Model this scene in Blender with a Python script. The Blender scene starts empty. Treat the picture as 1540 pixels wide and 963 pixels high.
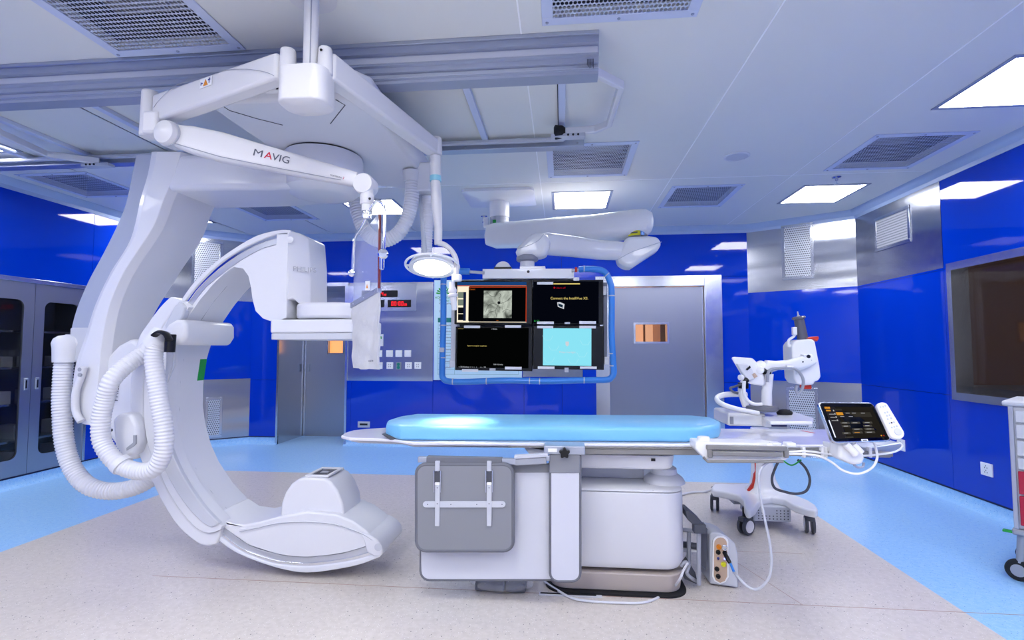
import bpy, math, random
from mathutils import Vector, Matrix
PI = math.pi
random.seed(7)
S = bpy.context.scene
COL = S.collection

# ---------------------------------------------------------------- camera, world, exposure
FPX, CH = 780.0, 1.33
YAW, PIT = math.radians(5.5), math.radians(3.2)
cam_d = bpy.data.cameras.new('camera'); cam = bpy.data.objects.new('camera', cam_d); COL.objects.link(cam)
cam.location = (0, 0, CH); cam.rotation_euler = (PI/2 + PIT, 0, YAW)
cam_d.sensor_width = 36; cam_d.lens = 36*FPX/1540; cam_d.clip_start = 0.02; cam_d.clip_end = 60
S.camera = cam
w = bpy.data.worlds.new('world'); S.world = w; w.use_nodes = True
w.node_tree.nodes['Background'].inputs[0].default_value = (0.7, 0.7, 0.75, 1)
w.node_tree.nodes['Background'].inputs[1].default_value = 0.3
S.view_settings.view_transform = 'Standard'; S.view_settings.look = 'None'
S.view_settings.gamma = 1; S.view_settings.use_curve_mapping = False
S.view_settings.exposure = 0.0
LIGHT = 21.5      # emission of the ceiling light panels

# ---------------------------------------------------------------- room constants
XR, XL, YB, YF, ZC = 3.43, -5.25, 7.0, -2.4, 2.95
# ---------------------------------------------------------------- pixel rays (1540 x 963 frame) onto planes of the place
def ray(px, py):
    d = Vector(((px-770)/FPX, 1, -(py-481.5)/FPX))
    return Matrix.Rotation(YAW, 3, 'Z') @ (Matrix.Rotation(PIT, 3, 'X') @ d)
CO = Vector((0, 0, CH))
def PY(px, py, y): d = ray(px, py); return CO + d*(y/d.y)
def PZ(px, py, z): d = ray(px, py); return CO + d*((z-CH)/d.z)
def PX(px, py, x): d = ray(px, py); return CO + d*(x/d.x)
class Plane:
    def __init__(s, a, b):           # vertical plane through a and b (xy), inside of the room on the left of b-a reversed
        s.o = Vector((a[0], a[1], 0)); s.u = (Vector((b[0], b[1], 0))-s.o); s.L = s.u.length; s.u.normalize()
        s.n = Vector((s.u.y, -s.u.x, 0))
    def hit(s, px, py):
        d = ray(px, py); t = (s.o-CO).dot(s.n)/d.dot(s.n); p = CO+d*t
        return (p-s.o).dot(s.u), p.z
    def rect(s, x0, y0, x1, y1):
        xm, ym = (x0+x1)/2, (y0+y1)/2
        return s.hit(x0, ym)[0], s.hit(x1, ym)[0], s.hit(xm, y1)[1], s.hit(xm, y0)[1]
    def P(s, u, z, t=0): return s.o + s.u*u + s.n*t + Vector((0, 0, z))
back = Plane((XL, YB), (XR, YB)); right = Plane((XR, YB), (XR, YF)); left = Plane((XL, YF), (XL, YB))
CR0, CR1, CL0, CL1 = (2.42, YB), (XR, 6.35), (XL, 6.3), (-4.4, YB)
chr_ = Plane(CR0, CR1); chl = Plane(CL0, CL1)

# ---------------------------------------------------------------- mesh builder
class MB:
    def __init__(s): s.v = []; s.f = []; s.m = []
    def add(s, vs, fs, mi=0):
        o = len(s.v); s.v += [Vector(p) for p in vs]
        for f in fs: s.f.append([i+o for i in f]); s.m.append(mi)
        return s
    def hexa(s, c, mi=0):            # 8 corners: bottom 4 ccw, top 4 ccw
        return s.add(c, [(3,2,1,0),(4,5,6,7),(0,1,5,4),(1,2,6,5),(2,3,7,6),(3,0,4,7)], mi)
    def box(s, x0, x1, y0, y1, z0, z1, mi=0):
        x0,x1 = sorted((x0,x1)); y0,y1 = sorted((y0,y1)); z0,z1 = sorted((z0,z1))
        return s.hexa([(x0,y0,z0),(x1,y0,z0),(x1,y1,z0),(x0,y1,z0),(x0,y0,z1),(x1,y0,z1),(x1,y1,z1),(x0,y1,z1)], mi)
    def pbox(s, pl, u0, u1, z0, z1, t0, t1, mi=0):   # box on a wall plane, t towards the room
        P = pl.P
        return s.hexa([P(u0,z0,t1),P(u1,z0,t1),P(u1,z0,t0),P(u0,z0,t0),P(u0,z1,t1),P(u1,z1,t1),P(u1,z1,t0),P(u0,z1,t0)], mi)
    def obox(s, c, ax, ay, az, hx, hy, hz, mi=0):    # oriented box
        c = Vector(c); ax, ay, az = Vector(ax), Vector(ay), Vector(az)
        q = lambda i,j,k: c+ax*hx*i+ay*hy*j+az*hz*k
        return s.hexa([q(-1,-1,-1),q(1,-1,-1),q(1,1,-1),q(-1,1,-1),q(-1,-1,1),q(1,-1,1),q(1,1,1),q(-1,1,1)], mi)
    def prism(s, pts, off, mi=0):    # closed outline extruded by off (outline clockwise or not, normals fixed later)
        n = len(pts); a = [Vector(p) for p in pts]; b = [p+Vector(off) for p in a]
        s.add(a+b, [tuple(range(n)), tuple(range(2*n-1, n-1, -1))]+[(i, i+n, (i+1)%n+n, (i+1)%n) for i in range(n)], mi); return s
    def rings(s, rs, cap=True, mi=0, close=False):
        n = len(rs[0]); k = len(rs); vs = [p for r in rs for p in r]; fs = []
        for j in range(k if close else k-1):
            for i in range(n): fs.append((j*n+i, j*n+(i+1)%n, ((j+1)%k)*n+(i+1)%n, ((j+1)%k)*n+i))
        if cap and not close: fs += [tuple(range(n-1, -1, -1)), tuple(range((k-1)*n, k*n))]
        return s.add(vs, fs, mi)
    def tube(s, pts, r, seg=12, cap=True, mi=0, close=False, flat=None):
        pts = [Vector(p) for p in pts]; n = len(pts)
        rad = r if isinstance(r, (list, tuple)) else [r]*n
        T = []
        for i in range(n):
            a = pts[i-1] if (i or close) else pts[0]; b = pts[(i+1) % n] if (i < n-1 or close) else pts[-1]
            T.append((b-a).normalized())
        up = Vector((0,0,1)) if abs(T[0].z) < .9 else Vector((0,1,0))
        N = (up - T[0]*up.dot(T[0])).normalized(); rs = []
        for i in range(n):
            N = (N - T[i]*N.dot(T[i])).normalized(); B = T[i].cross(N)
            fl = flat or 1
            rs.append([pts[i]+N*math.cos(2*PI*k/seg)*rad[i]+B*math.sin(2*PI*k/seg)*rad[i]*fl for k in range(seg)])
        return s.rings(rs, cap, mi, close)
    def cyl(s, a, b, r, r2=None, seg=24, mi=0):
        return s.tube([a, b], [r, r if r2 is None else r2], seg, True, mi)
    def lathe(s, c, prof, axis=(0,0,1), seg=32, mi=0):   # prof = [(r, h)...]
        c = Vector(c); ax = Vector(axis).normalized()
        u = ax.orthogonal().normalized(); v = ax.cross(u)
        rs = [[c+ax*h+(u*math.cos(2*PI*k/seg)+v*math.sin(2*PI*k/seg))*max(r, 1e-4) for k in range(seg)] for r, h in prof]
        return s.rings(rs, True, mi)
    def build(s, name, mats, parent=None, bevel=0, seg=2, smooth=True, subsurf=0, ang=35, sharp=True):
        me = bpy.data.meshes.new(name); me.from_pydata([tuple(p) for p in s.v], [], s.f)
        import bmesh
        bm = bmesh.new(); bm.from_mesh(me)
        bmesh.ops.recalc_face_normals(bm, faces=bm.faces); bm.to_mesh(me); bm.free()
        mats = mats if isinstance(mats, (list, tuple)) else [mats]
        for m in mats: me.materials.append(m)
        for p, mi in zip(me.polygons, s.m): p.material_index = mi
        o = bpy.data.objects.new(name, me); COL.objects.link(o)
        if parent is not None:
            o.parent = parent; o.matrix_parent_inverse = Matrix.Translation(-origin(parent))
        if bevel:
            b = o.modifiers.new('bevel', 'BEVEL'); b.width = bevel; b.segments = seg; b.limit_method = 'ANGLE'; b.angle_limit = math.radians(ang)
            b.harden_normals = False
        if subsurf:
            d = o.modifiers.new('subd', 'SUBSURF'); d.levels = subsurf; d.render_levels = subsurf
        if smooth:
            me.shade_smooth()
            if sharp and not subsurf: me.set_sharp_from_angle(angle=math.radians(40 if not bevel else 60))
        return o
def origin(o):
    return Vector((0, 0, 0)) if o.parent else Vector(o.location)
def thing(name, label, cat, loc=(0,0,0), group=None):
    o = bpy.data.objects.new(name, None); COL.objects.link(o); o.location = loc; o.empty_display_size = .05
    return tag(o, label, cat, group)
def tag(o, label, cat, group=None, kind=None):
    o['label'] = label; o['category'] = cat
    if group: o['group'] = group
    if kind: o['kind'] = kind
    return o
def struct(name, mb, mats, **k):
    o = mb.build(name, mats, **k)
    if k.get('parent') is None: o['kind'] = 'structure'
    return o
def spline(pts, n=8, close=False):   # catmull-rom through points
    pts = [Vector(p) for p in pts]; out = []; N = len(pts)
    g = (lambda i: pts[i % N]) if close else (lambda i: pts[min(max(i, 0), N-1)])
    for i in range(N if close else N-1):
        a, b, c, d = g(i-1), g(i), g(i+1), g(i+2)
        for k in range(n):
            t = k/n
            out.append(.5*((2*b)+(c-a)*t+(2*a-5*b+4*c-d)*t*t+(3*b-a-3*c+d)*t**3))
    if not close: out.append(pts[-1])
    return out
def rrect(cx, cz, w, h, r, n=5):     # rounded rectangle as 2-D points, ccw
    out = []
    for sx, sz, a0 in ((1,1,0),(-1,1,PI/2),(-1,-1,PI),(1,-1,1.5*PI)):
        for k in range(n+1):
            a = a0+PI/2*k/n; out.append((cx+sx*(w/2-r)+r*math.cos(a), cz+sz*(h/2-r)+r*math.sin(a)))
    return out
def resample(pts, step):
    out = [pts[0]]; acc = 0
    for a, b in zip(pts, pts[1:]):
        L = (b-a).length; t = step-acc
        while t <= L and L > 0: out.append(a+(b-a)*(t/L)); t += step
        acc = (acc+L) % step if L else acc
    return out
def text(txt, size, M, mat, name='lettering', parent=None, align='LEFT', ext=0.0004, sx=1.0, bold=0):
    c = bpy.data.curves.new(name, 'FONT'); c.body = txt; c.size = size; c.extrude = ext; c.align_x = align; c.offset = bold
    t = bpy.data.objects.new(name, c); COL.objects.link(t)
    dg = bpy.context.evaluated_depsgraph_get(); me = bpy.data.meshes.new_from_object(t.evaluated_get(dg))
    bpy.data.objects.remove(t); bpy.data.curves.remove(c)
    me.transform(M @ Matrix.Diagonal((sx, 1, 1, 1))); me.materials.clear(); me.materials.append(mat)
    o = bpy.data.objects.new(name, me); COL.objects.link(o)
    if parent is not None: o.parent = parent; o.matrix_parent_inverse = Matrix.Translation(-origin(parent))
    return o
def frame_at(p, ux, uy):             # matrix: x axis ux, y axis uy, z = ux x uy, at p
    ux = Vector(ux).normalized(); uz = ux.cross(Vector(uy)).normalized(); uy = uz.cross(ux)
    M = Matrix((ux, uy, uz)).transposed().to_4x4(); M.translation = Vector(p); return M

# ---------------------------------------------------------------- materials
def srgb(h):
    h = h.lstrip('#'); c = [int(h[i:i+2], 16)/255 for i in (0, 2, 4)]
    return tuple(x/12.92 if x <= .04045 else ((x+.055)/1.055)**2.4 for x in c)+(1,)
MATS = {}
def mat(name, col, rough=.5, metal=0, coat=0, emis=None, es=0, spec=.5, bump=None, alpha=1, trans=0, ior=1.45):
    m = bpy.data.materials.new(name); m.use_nodes = True; nt = m.node_tree; b = nt.nodes['Principled BSDF']
    b.inputs['Base Color'].default_value = srgb(col); b.inputs['Roughness'].default_value = rough
    b.inputs['Metallic'].default_value = metal; b.inputs['Coat Weight'].default_value = coat; b.inputs['Coat Roughness'].default_value = .03
    b.inputs['Specular IOR Level'].default_value = spec; b.inputs['Alpha'].default_value = alpha
    b.inputs['Transmission Weight'].default_value = trans; b.inputs['IOR'].default_value = ior
    if emis: b.inputs['Emission Color'].default_value = srgb(emis); b.inputs['Emission Strength'].default_value = es
    # faint procedural variation of the roughness on every material
    tc = nt.nodes.new('ShaderNodeTexCoord'); nz = nt.nodes.new('ShaderNodeTexNoise'); nz.inputs['Scale'].default_value = 14
    mr = nt.nodes.new('ShaderNodeMapRange'); mr.inputs[3].default_value = max(rough-.04, 0); mr.inputs[4].default_value = rough+.04
    nt.links.new(tc.outputs['Object'], nz.inputs['Vector']); nt.links.new(nz.outputs[0], mr.inputs[0]); nt.links.new(mr.outputs[0], b.inputs['Roughness'])
    if bump:                          # (scale xyz, strength, distance)
        mp = nt.nodes.new('ShaderNodeMapping'); mp.inputs['Scale'].default_value = bump[0]
        n2 = nt.nodes.new('ShaderNodeTexNoise'); n2.inputs['Scale'].default_value = 1; n2.inputs['Detail'].default_value = bump[3] if len(bump) > 3 else 2
        bp = nt.nodes.new('ShaderNodeBump'); bp.inputs['Strength'].default_value = bump[1]; bp.inputs['Distance'].default_value = bump[2]
        nt.links.new(tc.outputs['Object'], mp.inputs[0]); nt.links.new(mp.outputs[0], n2.inputs['Vector']); nt.links.new(n2.outputs[0], bp.inputs['Height']); nt.links.new(bp.outputs[0], b.inputs['Normal'])
    MATS[name] = m; return m
white = mat('white_plastic', '#dcdde3', .38, coat=.15)
cream = mat('cream_plastic', '#dddcde', .4, coat=.1)
warmw = mat('white_enamel', '#f3f3f4', .3, coat=.3)
lgrey = mat('light_grey_plastic', '#c4c7d0', .45)
mgrey = mat('mid_grey_plastic', '#9fa2ac', .5)
dgrey = mat('dark_grey_plastic', '#4a4d57', .5)
black = mat('black_plastic', '#0b0b0e', .35)
rubber = mat('black_rubber', '#16171b', .7)
blue = mat('blue_glass_panel', '#0237c0', .04, coat=0, spec=.55)
gap = mat('panel_gap', '#0a1440', .6)
ceilm = mat('ceiling_panel', '#e4e4e0', .42)
joint = mat('ceiling_joint', '#ffffff', .5)
vframe = mat('vent_frame_white', '#ccd4ea', .45)
cornm = mat('cornice_aluminium', '#a9bbdc', .35)
railg = mat('rail_grey', '#8a8886', .35, .1)
steel = mat('brushed_steel', '#b9bcc4', .2, 1, bump=((.5, .5, 5), .3, .03, 0))
steelf = mat('polished_steel', '#d0d3da', .2, 1)
steeld = mat('door_steel', '#adb0b9', .36, 1, bump=((8, 8, .6), .15, .01, 1))
alu = mat('aluminium_rail', '#b4bac8', .33, .7)
alud = mat('grey_aluminium', '#a3aabd', .4, .3)
tracks = mat('satin_track_steel', '#c3c6cf', .3, .6)
chrome = mat('chrome', '#e6e8ee', .08, 1)
warm = mat('glowing_corridor_wall', '#d9b294', .6, emis='#ffbf95', es=1.3)
tan = mat('tan_panel', '#c5aa93', .5)
tabm = mat('white_tabletop', '#e4e4ee', .18, coat=.5)
gfab = mat('grey_vinyl', '#878990', .6)
lfab = mat('pale_grey_vinyl', '#cfd1db', .6)
dfab = mat('dark_edge_vinyl', '#6c6e77', .6)
taupe = mat('taupe_base', '#b8ada6', .5)
red = mat('red_plastic', '#d23a25', .4)
crimson = mat('crimson_panel', '#b00e38', .35, coat=.3)
bluetape = mat('blue_foam_wrap', '#3c8be2', .35, coat=.3)
greenp = mat('green_plastic', '#1d9b3c', .4)
yellow = mat('yellow_label', '#e6e22c', .5)
ledred = mat('red_digits', '#ff1a20', .4, emis='#ff1020', es=1.1)
lamp_glow = mat('surgical_lamp_lens', '#ffffff', .3, emis='#fff8ee', es=14)
panel_glow = mat('light_panel_diffuser', '#ffffff', .4, emis='#fdfdff', es=LIGHT)
teal = mat('teal_socket', '#1a8f82', .4)
orange = mat('orange_marking', '#e08a20', .5)
ink = mat('printed_ink', '#5b5f6c', .6)
navy = mat('navy_label', '#22338a', .5)
logo_red = mat('red_ink', '#d2223c', .5)
wtext = mat('lit_white_text', '#ffffff', .5, emis='#ffffff', es=.9)

def brushed(m, tangent, an=.8):    # brushed metal: highlights smear across the brushing
    n = m.node_tree; c = n.nodes.new('ShaderNodeCombineXYZ')
    for i in range(3): c.inputs[i].default_value = tangent[i]
    b = n.nodes['Principled BSDF']; b.inputs['Anisotropic'].default_value = an; n.links.new(c.outputs[0], b.inputs['Tangent'])
brushed(steel, (.7, .7, 0), .75); brushed(steeld, (.7, .7, 0), .7)
def nodes(m): return m.node_tree.nodes, m.node_tree.links, m.node_tree.nodes['Principled BSDF']
def floor_mat(name, base, flecks):
    m = mat(name, base, .34, coat=.12); N, L, b = nodes(m)
    tc = N.new('ShaderNodeTexCoord'); prev = None; out = None
    nz = N.new('ShaderNodeTexNoise'); nz.inputs['Scale'].default_value = 34; nz.inputs['Detail'].default_value = 4; L.new(tc.outputs['Object'], nz.inputs['Vector'])
    r = N.new('ShaderNodeValToRGB'); r.color_ramp.elements[0].color = srgb(flecks[0]); r.color_ramp.elements[1].color = srgb(flecks[1])
    r.color_ramp.elements[0].position = .35; r.color_ramp.elements[1].position = .68; L.new(nz.outputs[0], r.inputs[0]); out = r.outputs[0]
    for sc, thr, c in flecks[2:]:
        v = N.new('ShaderNodeTexVoronoi'); v.inputs['Scale'].default_value = sc; L.new(tc.outputs['Object'], v.inputs['Vector'])
        # a fleck only in some of the cells
        cmpd = N.new('ShaderNodeMath'); cmpd.operation = 'LESS_THAN'; cmpd.inputs[1].default_value = thr; L.new(v.outputs['Distance'], cmpd.inputs[0])
        sp = N.new('ShaderNodeSeparateColor'); L.new(v.outputs['Color'], sp.inputs[0])
        c2 = N.new('ShaderNodeMath'); c2.operation = 'GREATER_THAN'; c2.inputs[1].default_value = .5; L.new(sp.outputs[0], c2.inputs[0])
        mu = N.new('ShaderNodeMath'); mu.operation = 'MULTIPLY'; L.new(cmpd.outputs[0], mu.inputs[0]); L.new(c2.outputs[0], mu.inputs[1])
        mx = N.new('ShaderNodeMix'); mx.data_type = 'RGBA'; L.new(mu.outputs[0], mx.inputs[0]); L.new(out, mx.inputs[6]); mx.inputs[7].default_value = srgb(c); out = mx.outputs[2]
    L.new(out, b.inputs['Base Color']); return m
beige = floor_mat('beige_vinyl', '#cfcaca', ['#cdc5bd', '#d8d0c9', (60, .12, '#a29d9f'), (90, .18, '#efecea'), (38, .11, '#4f4c53')])
bluef = floor_mat('blue_vinyl', '#8fc2f4', ['#93c8f8', '#a6d2fb', (60, .17, '#639fe2'), (90, .2, '#bfe0ff'), (42, .10, '#3f68a8')])
def mesh_mat(name, col, pitch=.016, hole=.36, axes=('X','Y')):
    m = mat(name, col, .4, .2); N, L, b = nodes(m)
    tc = N.new('ShaderNodeTexCoord'); sp = N.new('ShaderNodeSeparateXYZ'); L.new(tc.outputs['Object'], sp.inputs[0])
    def M(op, a, b2=None):
        n = N.new('ShaderNodeMath'); n.operation = op
        for i, q in enumerate((a, b2)):
            if q is None: continue
            if isinstance(q, (int, float)): n.inputs[i].default_value = q
            else: L.new(q, n.inputs[i])
        return n.outputs[0]
    a = M('DIVIDE', sp.outputs[axes[0]], pitch); c = M('DIVIDE', sp.outputs[axes[1]], pitch*1.5)
    odd = M('MULTIPLY', M('FLOORED_MODULO', M('FLOOR', c), 2), .5)
    fa = M('SUBTRACT', M('FRACT', M('ADD', a, odd)), .5); fc = M('MULTIPLY', M('SUBTRACT', M('FRACT', c), .5), 1.15)
    d = M('ADD', M('MULTIPLY', fa, fa), M('MULTIPLY', fc, fc)); hit = M('LESS_THAN', d, hole*hole)
    tr = N.new('ShaderNodeBsdfTransparent'); mx = N.new('ShaderNodeMixShader'); L.new(hit, mx.inputs[0]); L.new(b.outputs[0], mx.inputs[1]); L.new(tr.outputs[0], mx.inputs[2])
    L.new(mx.outputs[0], N['Material Output'].inputs['Surface']); return m
grille = mesh_mat('perforated_white_sheet', '#c8cede', .02, .43)
grille_v = mesh_mat('perforated_steel_sheet', '#cfd3dc', .018, .33, ('X','Z'))
grille_r = mesh_mat('perforated_steel_sheet_side', '#a4a8b4', .018, .33, ('Y','Z'))
clear = mat('clear_glass', '#0c1014', .02, alpha=.3, spec=.8)
tint = mat('tinted_window_glass', '#2c2622', .03, alpha=.35, spec=.7)
acryl = mat('lead_acrylic', '#c0c8de', .05, alpha=.32, spec=.7)
bag = mat('clear_plastic_bag', '#ffffff', .12, alpha=.25, bump=((60,60,60), .8, .01, 3))
# ================================================================ THE ROOM
def slab_cells(us, vs, holes):       # cells of a rectangle left after cutting holes
    U = sorted(set(us)|{h[0] for h in holes}|{h[1] for h in holes}); V = sorted(set(vs)|{h[2] for h in holes}|{h[3] for h in holes})
    for a, b in zip(U, U[1:]):
        for c, d in zip(V, V[1:]):
            m, n = (a+b)/2, (c+d)/2
            if not any(h[0] < m < h[1] and h[2] < n < h[3] for h in holes): yield a, b, c, d
# floor: beige field, blue border
FX0, FX1, FY1 = -3.67, 2.02, 5.43
fb = MB(); fb.box(FX0, FX1, YF, FY1, -.05, 0)
fb.box(XL-.3, FX0, YF, YB+1.2, -.05, 0, 1); fb.box(FX1, XR+.3, YF, YB+1.2, -.05, 0, 1); fb.box(FX0, FX1, FY1, YB+1.2, -.05, 0, 1)
fb.box(-2.4, XR, 2.905, 2.909, -.002, .0006, 2); fb.box(.0, 1.55, 3.62, 3.623, -.002, .0005, 2)
fb.hexa([(1.02,3.62,-.002),(1.023,3.62,-.002),(1.24,2.91,-.002),(1.237,2.91,-.002),(1.02,3.62,.0005),(1.023,3.62,.0005),(1.24,2.91,.0005),(1.237,2.91,.0005)], 2)
seam = mat('floor_weld_seam', '#b08d7d', .5)
struct('floor', fb, [beige, bluef, seam], smooth=False)

# ceiling with openings for the air vents
VENTS = [(-2.44,-1.69,1.80,2.565,'large perforated air vent at the upper left, above the column','front left'),
         (-.09,.66,1.75,2.51,'large perforated air vent cut off by the top edge, in front of the long rail',''),
         (-.12,.61,4.03,4.83,'square perforated air vent between the rear rail and the lit panel',''),
         (1.10,1.80,5.20,6.00,'perforated air vent to the right of the bright middle light panel',''),
         (2.37,3.10,4.08,4.88,'perforated air vent beside the right blue wall, above the steel corner',''),
         (-5.05,-4.32,4.26,5.0,'perforated air vent at the far left near the wall cabinets',''),
         (-3.72,-3.0,5.37,6.13,'perforated air vent right of the curved column, over the rear left corner',''),
         (-2.4,-1.70,4.36,4.95,'perforated air vent half hidden behind the round turntable','')]
cb = MB()
holes = [(v[0]+.05, v[1]-.05, v[2]+.05, v[3]-.05) for v in VENTS]
for a, b, c, d in slab_cells([XL-.3, XR+.3], [YF-.2, YB+1.2], holes): cb.box(a, b, c, d, ZC, ZC+.05)
for x in (-3.21, -2.0, -.2, 1.04, 2.15, -4.4):
    for a, b, c, d in slab_cells([x-.006, x+.006], [YF, YB], [h for h in holes if h[0]-.1 < x < h[1]+.1]): cb.box(x-.004, x+.004, c, d, ZC-.002, ZC+.004, 1)
for y in (.4, 4.98):
    segs = [h for h in holes if h[2]-.02 < y < h[3]+.02]
    for a, b, c, d in slab_cells([XL, XR], [y-.006, y+.006], segs): cb.box(a, b, y-.004, y+.004, ZC-.002, ZC+.004, 1)
ceiling = struct('ceiling', cb, [ceilm, joint], smooth=False)
for x0, x1, y0, y1, lab, _ in VENTS:
    t = thing('ceiling_vent', lab, 'vent', ((x0+x1)/2, (y0+y1)/2, ZC), 'perforated ceiling vents')
    f = MB(); z0, z1 = ZC-.008, ZC-.001
    k = .055
    f.box(x0, x1, y0, y0+k, z0, z1); f.box(x0, x1, y1-k, y1, z0, z1); f.box(x0, x0+k, y0+k, y1-k, z0, z1); f.box(x1-k, x1, y0+k, y1-k, z0, z1)
    fr = f.build('frame', vframe, t, bevel=.002)
    for sx in (x0+.025, (x0+x1)/2, x1-.025):
        for sy in (y0+.025, y1-.025): MB().lathe((sx, sy, z0), [(.009, .001), (.007, -.004)], seg=10).build('screw', alud, fr)
    g = MB(); g.add([(x0+k,y0+k,z1-.002),(x1-k,y0+k,z1-.002),(x1-k,y1-k,z1-.002),(x0+k,y1-k,z1-.002)], [(0,1,2,3)]); g.build('perforated_sheet', grille, t, smooth=False)
    h = MB(); a, b, c, d = x0+.049, x1-.049, y0+.049, y1-.049; zt = ZC+.2
    h.box(a-.01, a, c, d, ZC, zt); h.box(b, b+.01, c, d, ZC, zt); h.box(a, b, c-.01, c, ZC, zt); h.box(a, b, d, d+.01, ZC, zt); h.box(a, b, c, d, zt, zt+.01, 1)
    h.build('duct_box', [dgrey, mgrey], t, smooth=False)
# light panels, flush in the ceiling
LIGHTS = [(2.52,3.12,3.05,3.65,'bright square light panel at the right edge of the picture, nearest the camera'),
          (2.42,2.99,5.33,5.93,'lit square ceiling panel in front of the right steel corner'),
          (-.07,.50,5.31,5.93,'lit square ceiling panel above the arm that carries the screens'),
          (-2.40,-1.83,5.39,5.97,'lit square ceiling panel behind the hanging radiation shield'),
          (-4.98,-4.42,3.18,3.74,'lit ceiling panel cut off by the left edge of the picture'),
          (-4.98,-4.44,5.6,6.16,'lit ceiling panel mostly hidden behind the curved column')]
EXTRA = [(x, x+.6, y, y+.6) for x in (-3.2, -1.0, 1.2) for y in (-1.9, -.5, .75)] + [(2.52, 3.12, 1.0, 1.6), (-4.98, -4.38, .8, 1.4)]
def light_panel(x0, x1, y0, y1, lab):
    t = thing('ceiling_light_panel', lab, 'ceiling light', ((x0+x1)/2, (y0+y1)/2, ZC), 'square ceiling lights')
    f = MB(); z0, z1, k = ZC-.008, ZC-.001, .03
    f.box(x0-k, x1+k, y0-k, y0, z0, z1); f.box(x0-k, x1+k, y1, y1+k, z0, z1); f.box(x0-k, x0, y0, y1, z0, z1); f.box(x1, x1+k, y0, y1, z0, z1)
    f.build('frame', alud, t, bevel=.002)
    d = MB(); d.box(x0, x1, y0, y1, ZC-.005, ZC-.001); d.build('diffuser', panel_glow, t, smooth=False)
for L_ in LIGHTS: light_panel(*L_)
for i, e in enumerate(EXTRA): light_panel(*e, 'lit square ceiling panel behind the camera, out of the picture')

# walls (solid), blue glass cladding with open joints
def wall(name, pl, u0, u1, holes=(), seams=(), hseams=(), trims=()):
    """trims = rects (u0,u1,z0,z1) covered in steel instead"""
    m = MB(); t = .012
    for a, b, c, d in slab_cells([u0, u1], [0, ZC], list(holes)): m.pbox(pl, a, b, c, d, -.12, 0, 1)
    hs = list(holes)+list(trims)
    U = sorted({u0, u1}|set(seams)); V = sorted({.09, ZC-.06}|set(hseams))
    for a, b in zip(U, U[1:]):
        for c, d in zip(V, V[1:]):
            hh = [h for h in hs if h[0] < b and h[1] > a and h[2] < d and h[3] > c]
            hh = [(max(h[0], a), min(h[1], b), max(h[2], c), min(h[3], d)) for h in hh]
            for p, q, r, s in slab_cells([a, b], [c, d], hh):
                e = .002
                m.pbox(pl, p+(e if p == a else 0), q-(e if q == b else 0), r+(e if r == c else 0), s-(e if s == d else 0), 0, t)
    return struct(name, m, [blue, gap], smooth=False)
D_L = back.rect(421, 430, 520, 668); D_L = (D_L[0], D_L[1], 0, back.hit(490, 431)[1])
D_R = back.rect(896, 415, 1087, 660); D_R = (D_R[0], D_R[1], 0, back.hit(1000, 415)[1])
CTRL = back.rect(521, 425, 652, 573); SIDE = back.rect(786, 425, 876, 567)
uL, uR = CL1[0]-XL, CR0[0]-XL
wall('wall_back', back, uL, uR, [(D_L[0]-.021, D_L[1]+.021, -1, D_L[3]+.021), (D_R[0], D_R[1], -1, D_R[3])],
     [back.hit(p, 500)[0] for p in (530, 652, 788, 845)], [back.hit(700, 573)[1], back.hit(700, 421)[1]], [(CTRL[0], CTRL[1], CTRL[2], CTRL[3]), (SIDE[0], SIDE[1], SIDE[2], SIDE[3])])
ch_top = (0, chr_.L, (chr_.hit(1205, 436)[1]), ZC-.06); ch_bot = (0, chr_.L, .09, chr_.hit(1210, 574)[1])
wall('wall_corner_right', chr_, 0, chr_.L, [], [], [], [ch_top, ch_bot])
cl_top = (0, chl.L, chl.hit(330, 452)[1], ZC-.06); cl_bot = (0, chl.L, .09, chl.hit(350, 570)[1])
wall('wall_corner_left', chl, 0, chl.L, [], [], [], [cl_top, cl_bot])
r0 = right.hit(1290, 400)[0]; r1 = right.hit(1421, 400)[0]
WIN = (right.hit(1437, 500)[0], right.hit(1437, 500)[0]+2.6, right.hit(1441, 592)[1], right.hit(1434, 405)[1])
rt = (r0-.03, r1, right.hit(1355, 417)[1], ZC-.06)
wall('wall_right', right, YB-6.35, YB-YF, [WIN], [r1, r1+1.2, r1+2.4, r1+3.6], [WIN[2]-.02, WIN[3]+.01], [rt])
CAB = (left.hit(-40, 500)[0]-1.9, left.hit(131, 560)[0], .1, left.hit(60, 428)[1])
wall('wall_left', left, 0, 6.3-YF, [CAB], [left.hit(140, 350)[0], left.hit(-60, 350)[0], 2.0], [CAB[3]+.02], [])
fw = MB(); fw.box(XL-.2, XR+.2, YF-.12, YF, 0, ZC); struct('wall_front', fw, mat('front_wall_panel', '#b9c2d6', .4), smooth=False)
# cornice and cove skirting run round the room
loop = [(XL, YF), CL0, CL1, CR0, CR1, (XR, YF)]
def offs(pts, d):                    # inward offset polyline
    out = []
    for i, p in enumerate(pts):
        p = Vector((p[0], p[1])); ns = []
        for a, b in ((i-1, i), (i, i+1)):
            if a < 0 or b >= len(pts): continue
            e = Vector(pts[b])-Vector(pts[a]); e.normalize(); ns.append(Vector((e.y, -e.x)))
        n = sum(ns, Vector((0, 0))).normalized(); out.append(p+n*d/max(n.dot(ns[0]), .3))
    return out
def sweep_wall(prof, cuts=()):       # prof (t, z)
    rs = [[] for _ in loop]
    for t, z in prof:
        for i, p in enumerate(offs(loop, t)): rs[i].append(Vector((p.x, p.y, z)))
    m = MB(); m.rings(rs); return m
struct('trim_1', sweep_wall([(.0, ZC-.10), (.02, ZC-.10), (.025, ZC-.065), (.05, ZC-.05), (.075, ZC-.02), (.08, ZC), (0, ZC)]), cornm, bevel=0)
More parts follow.
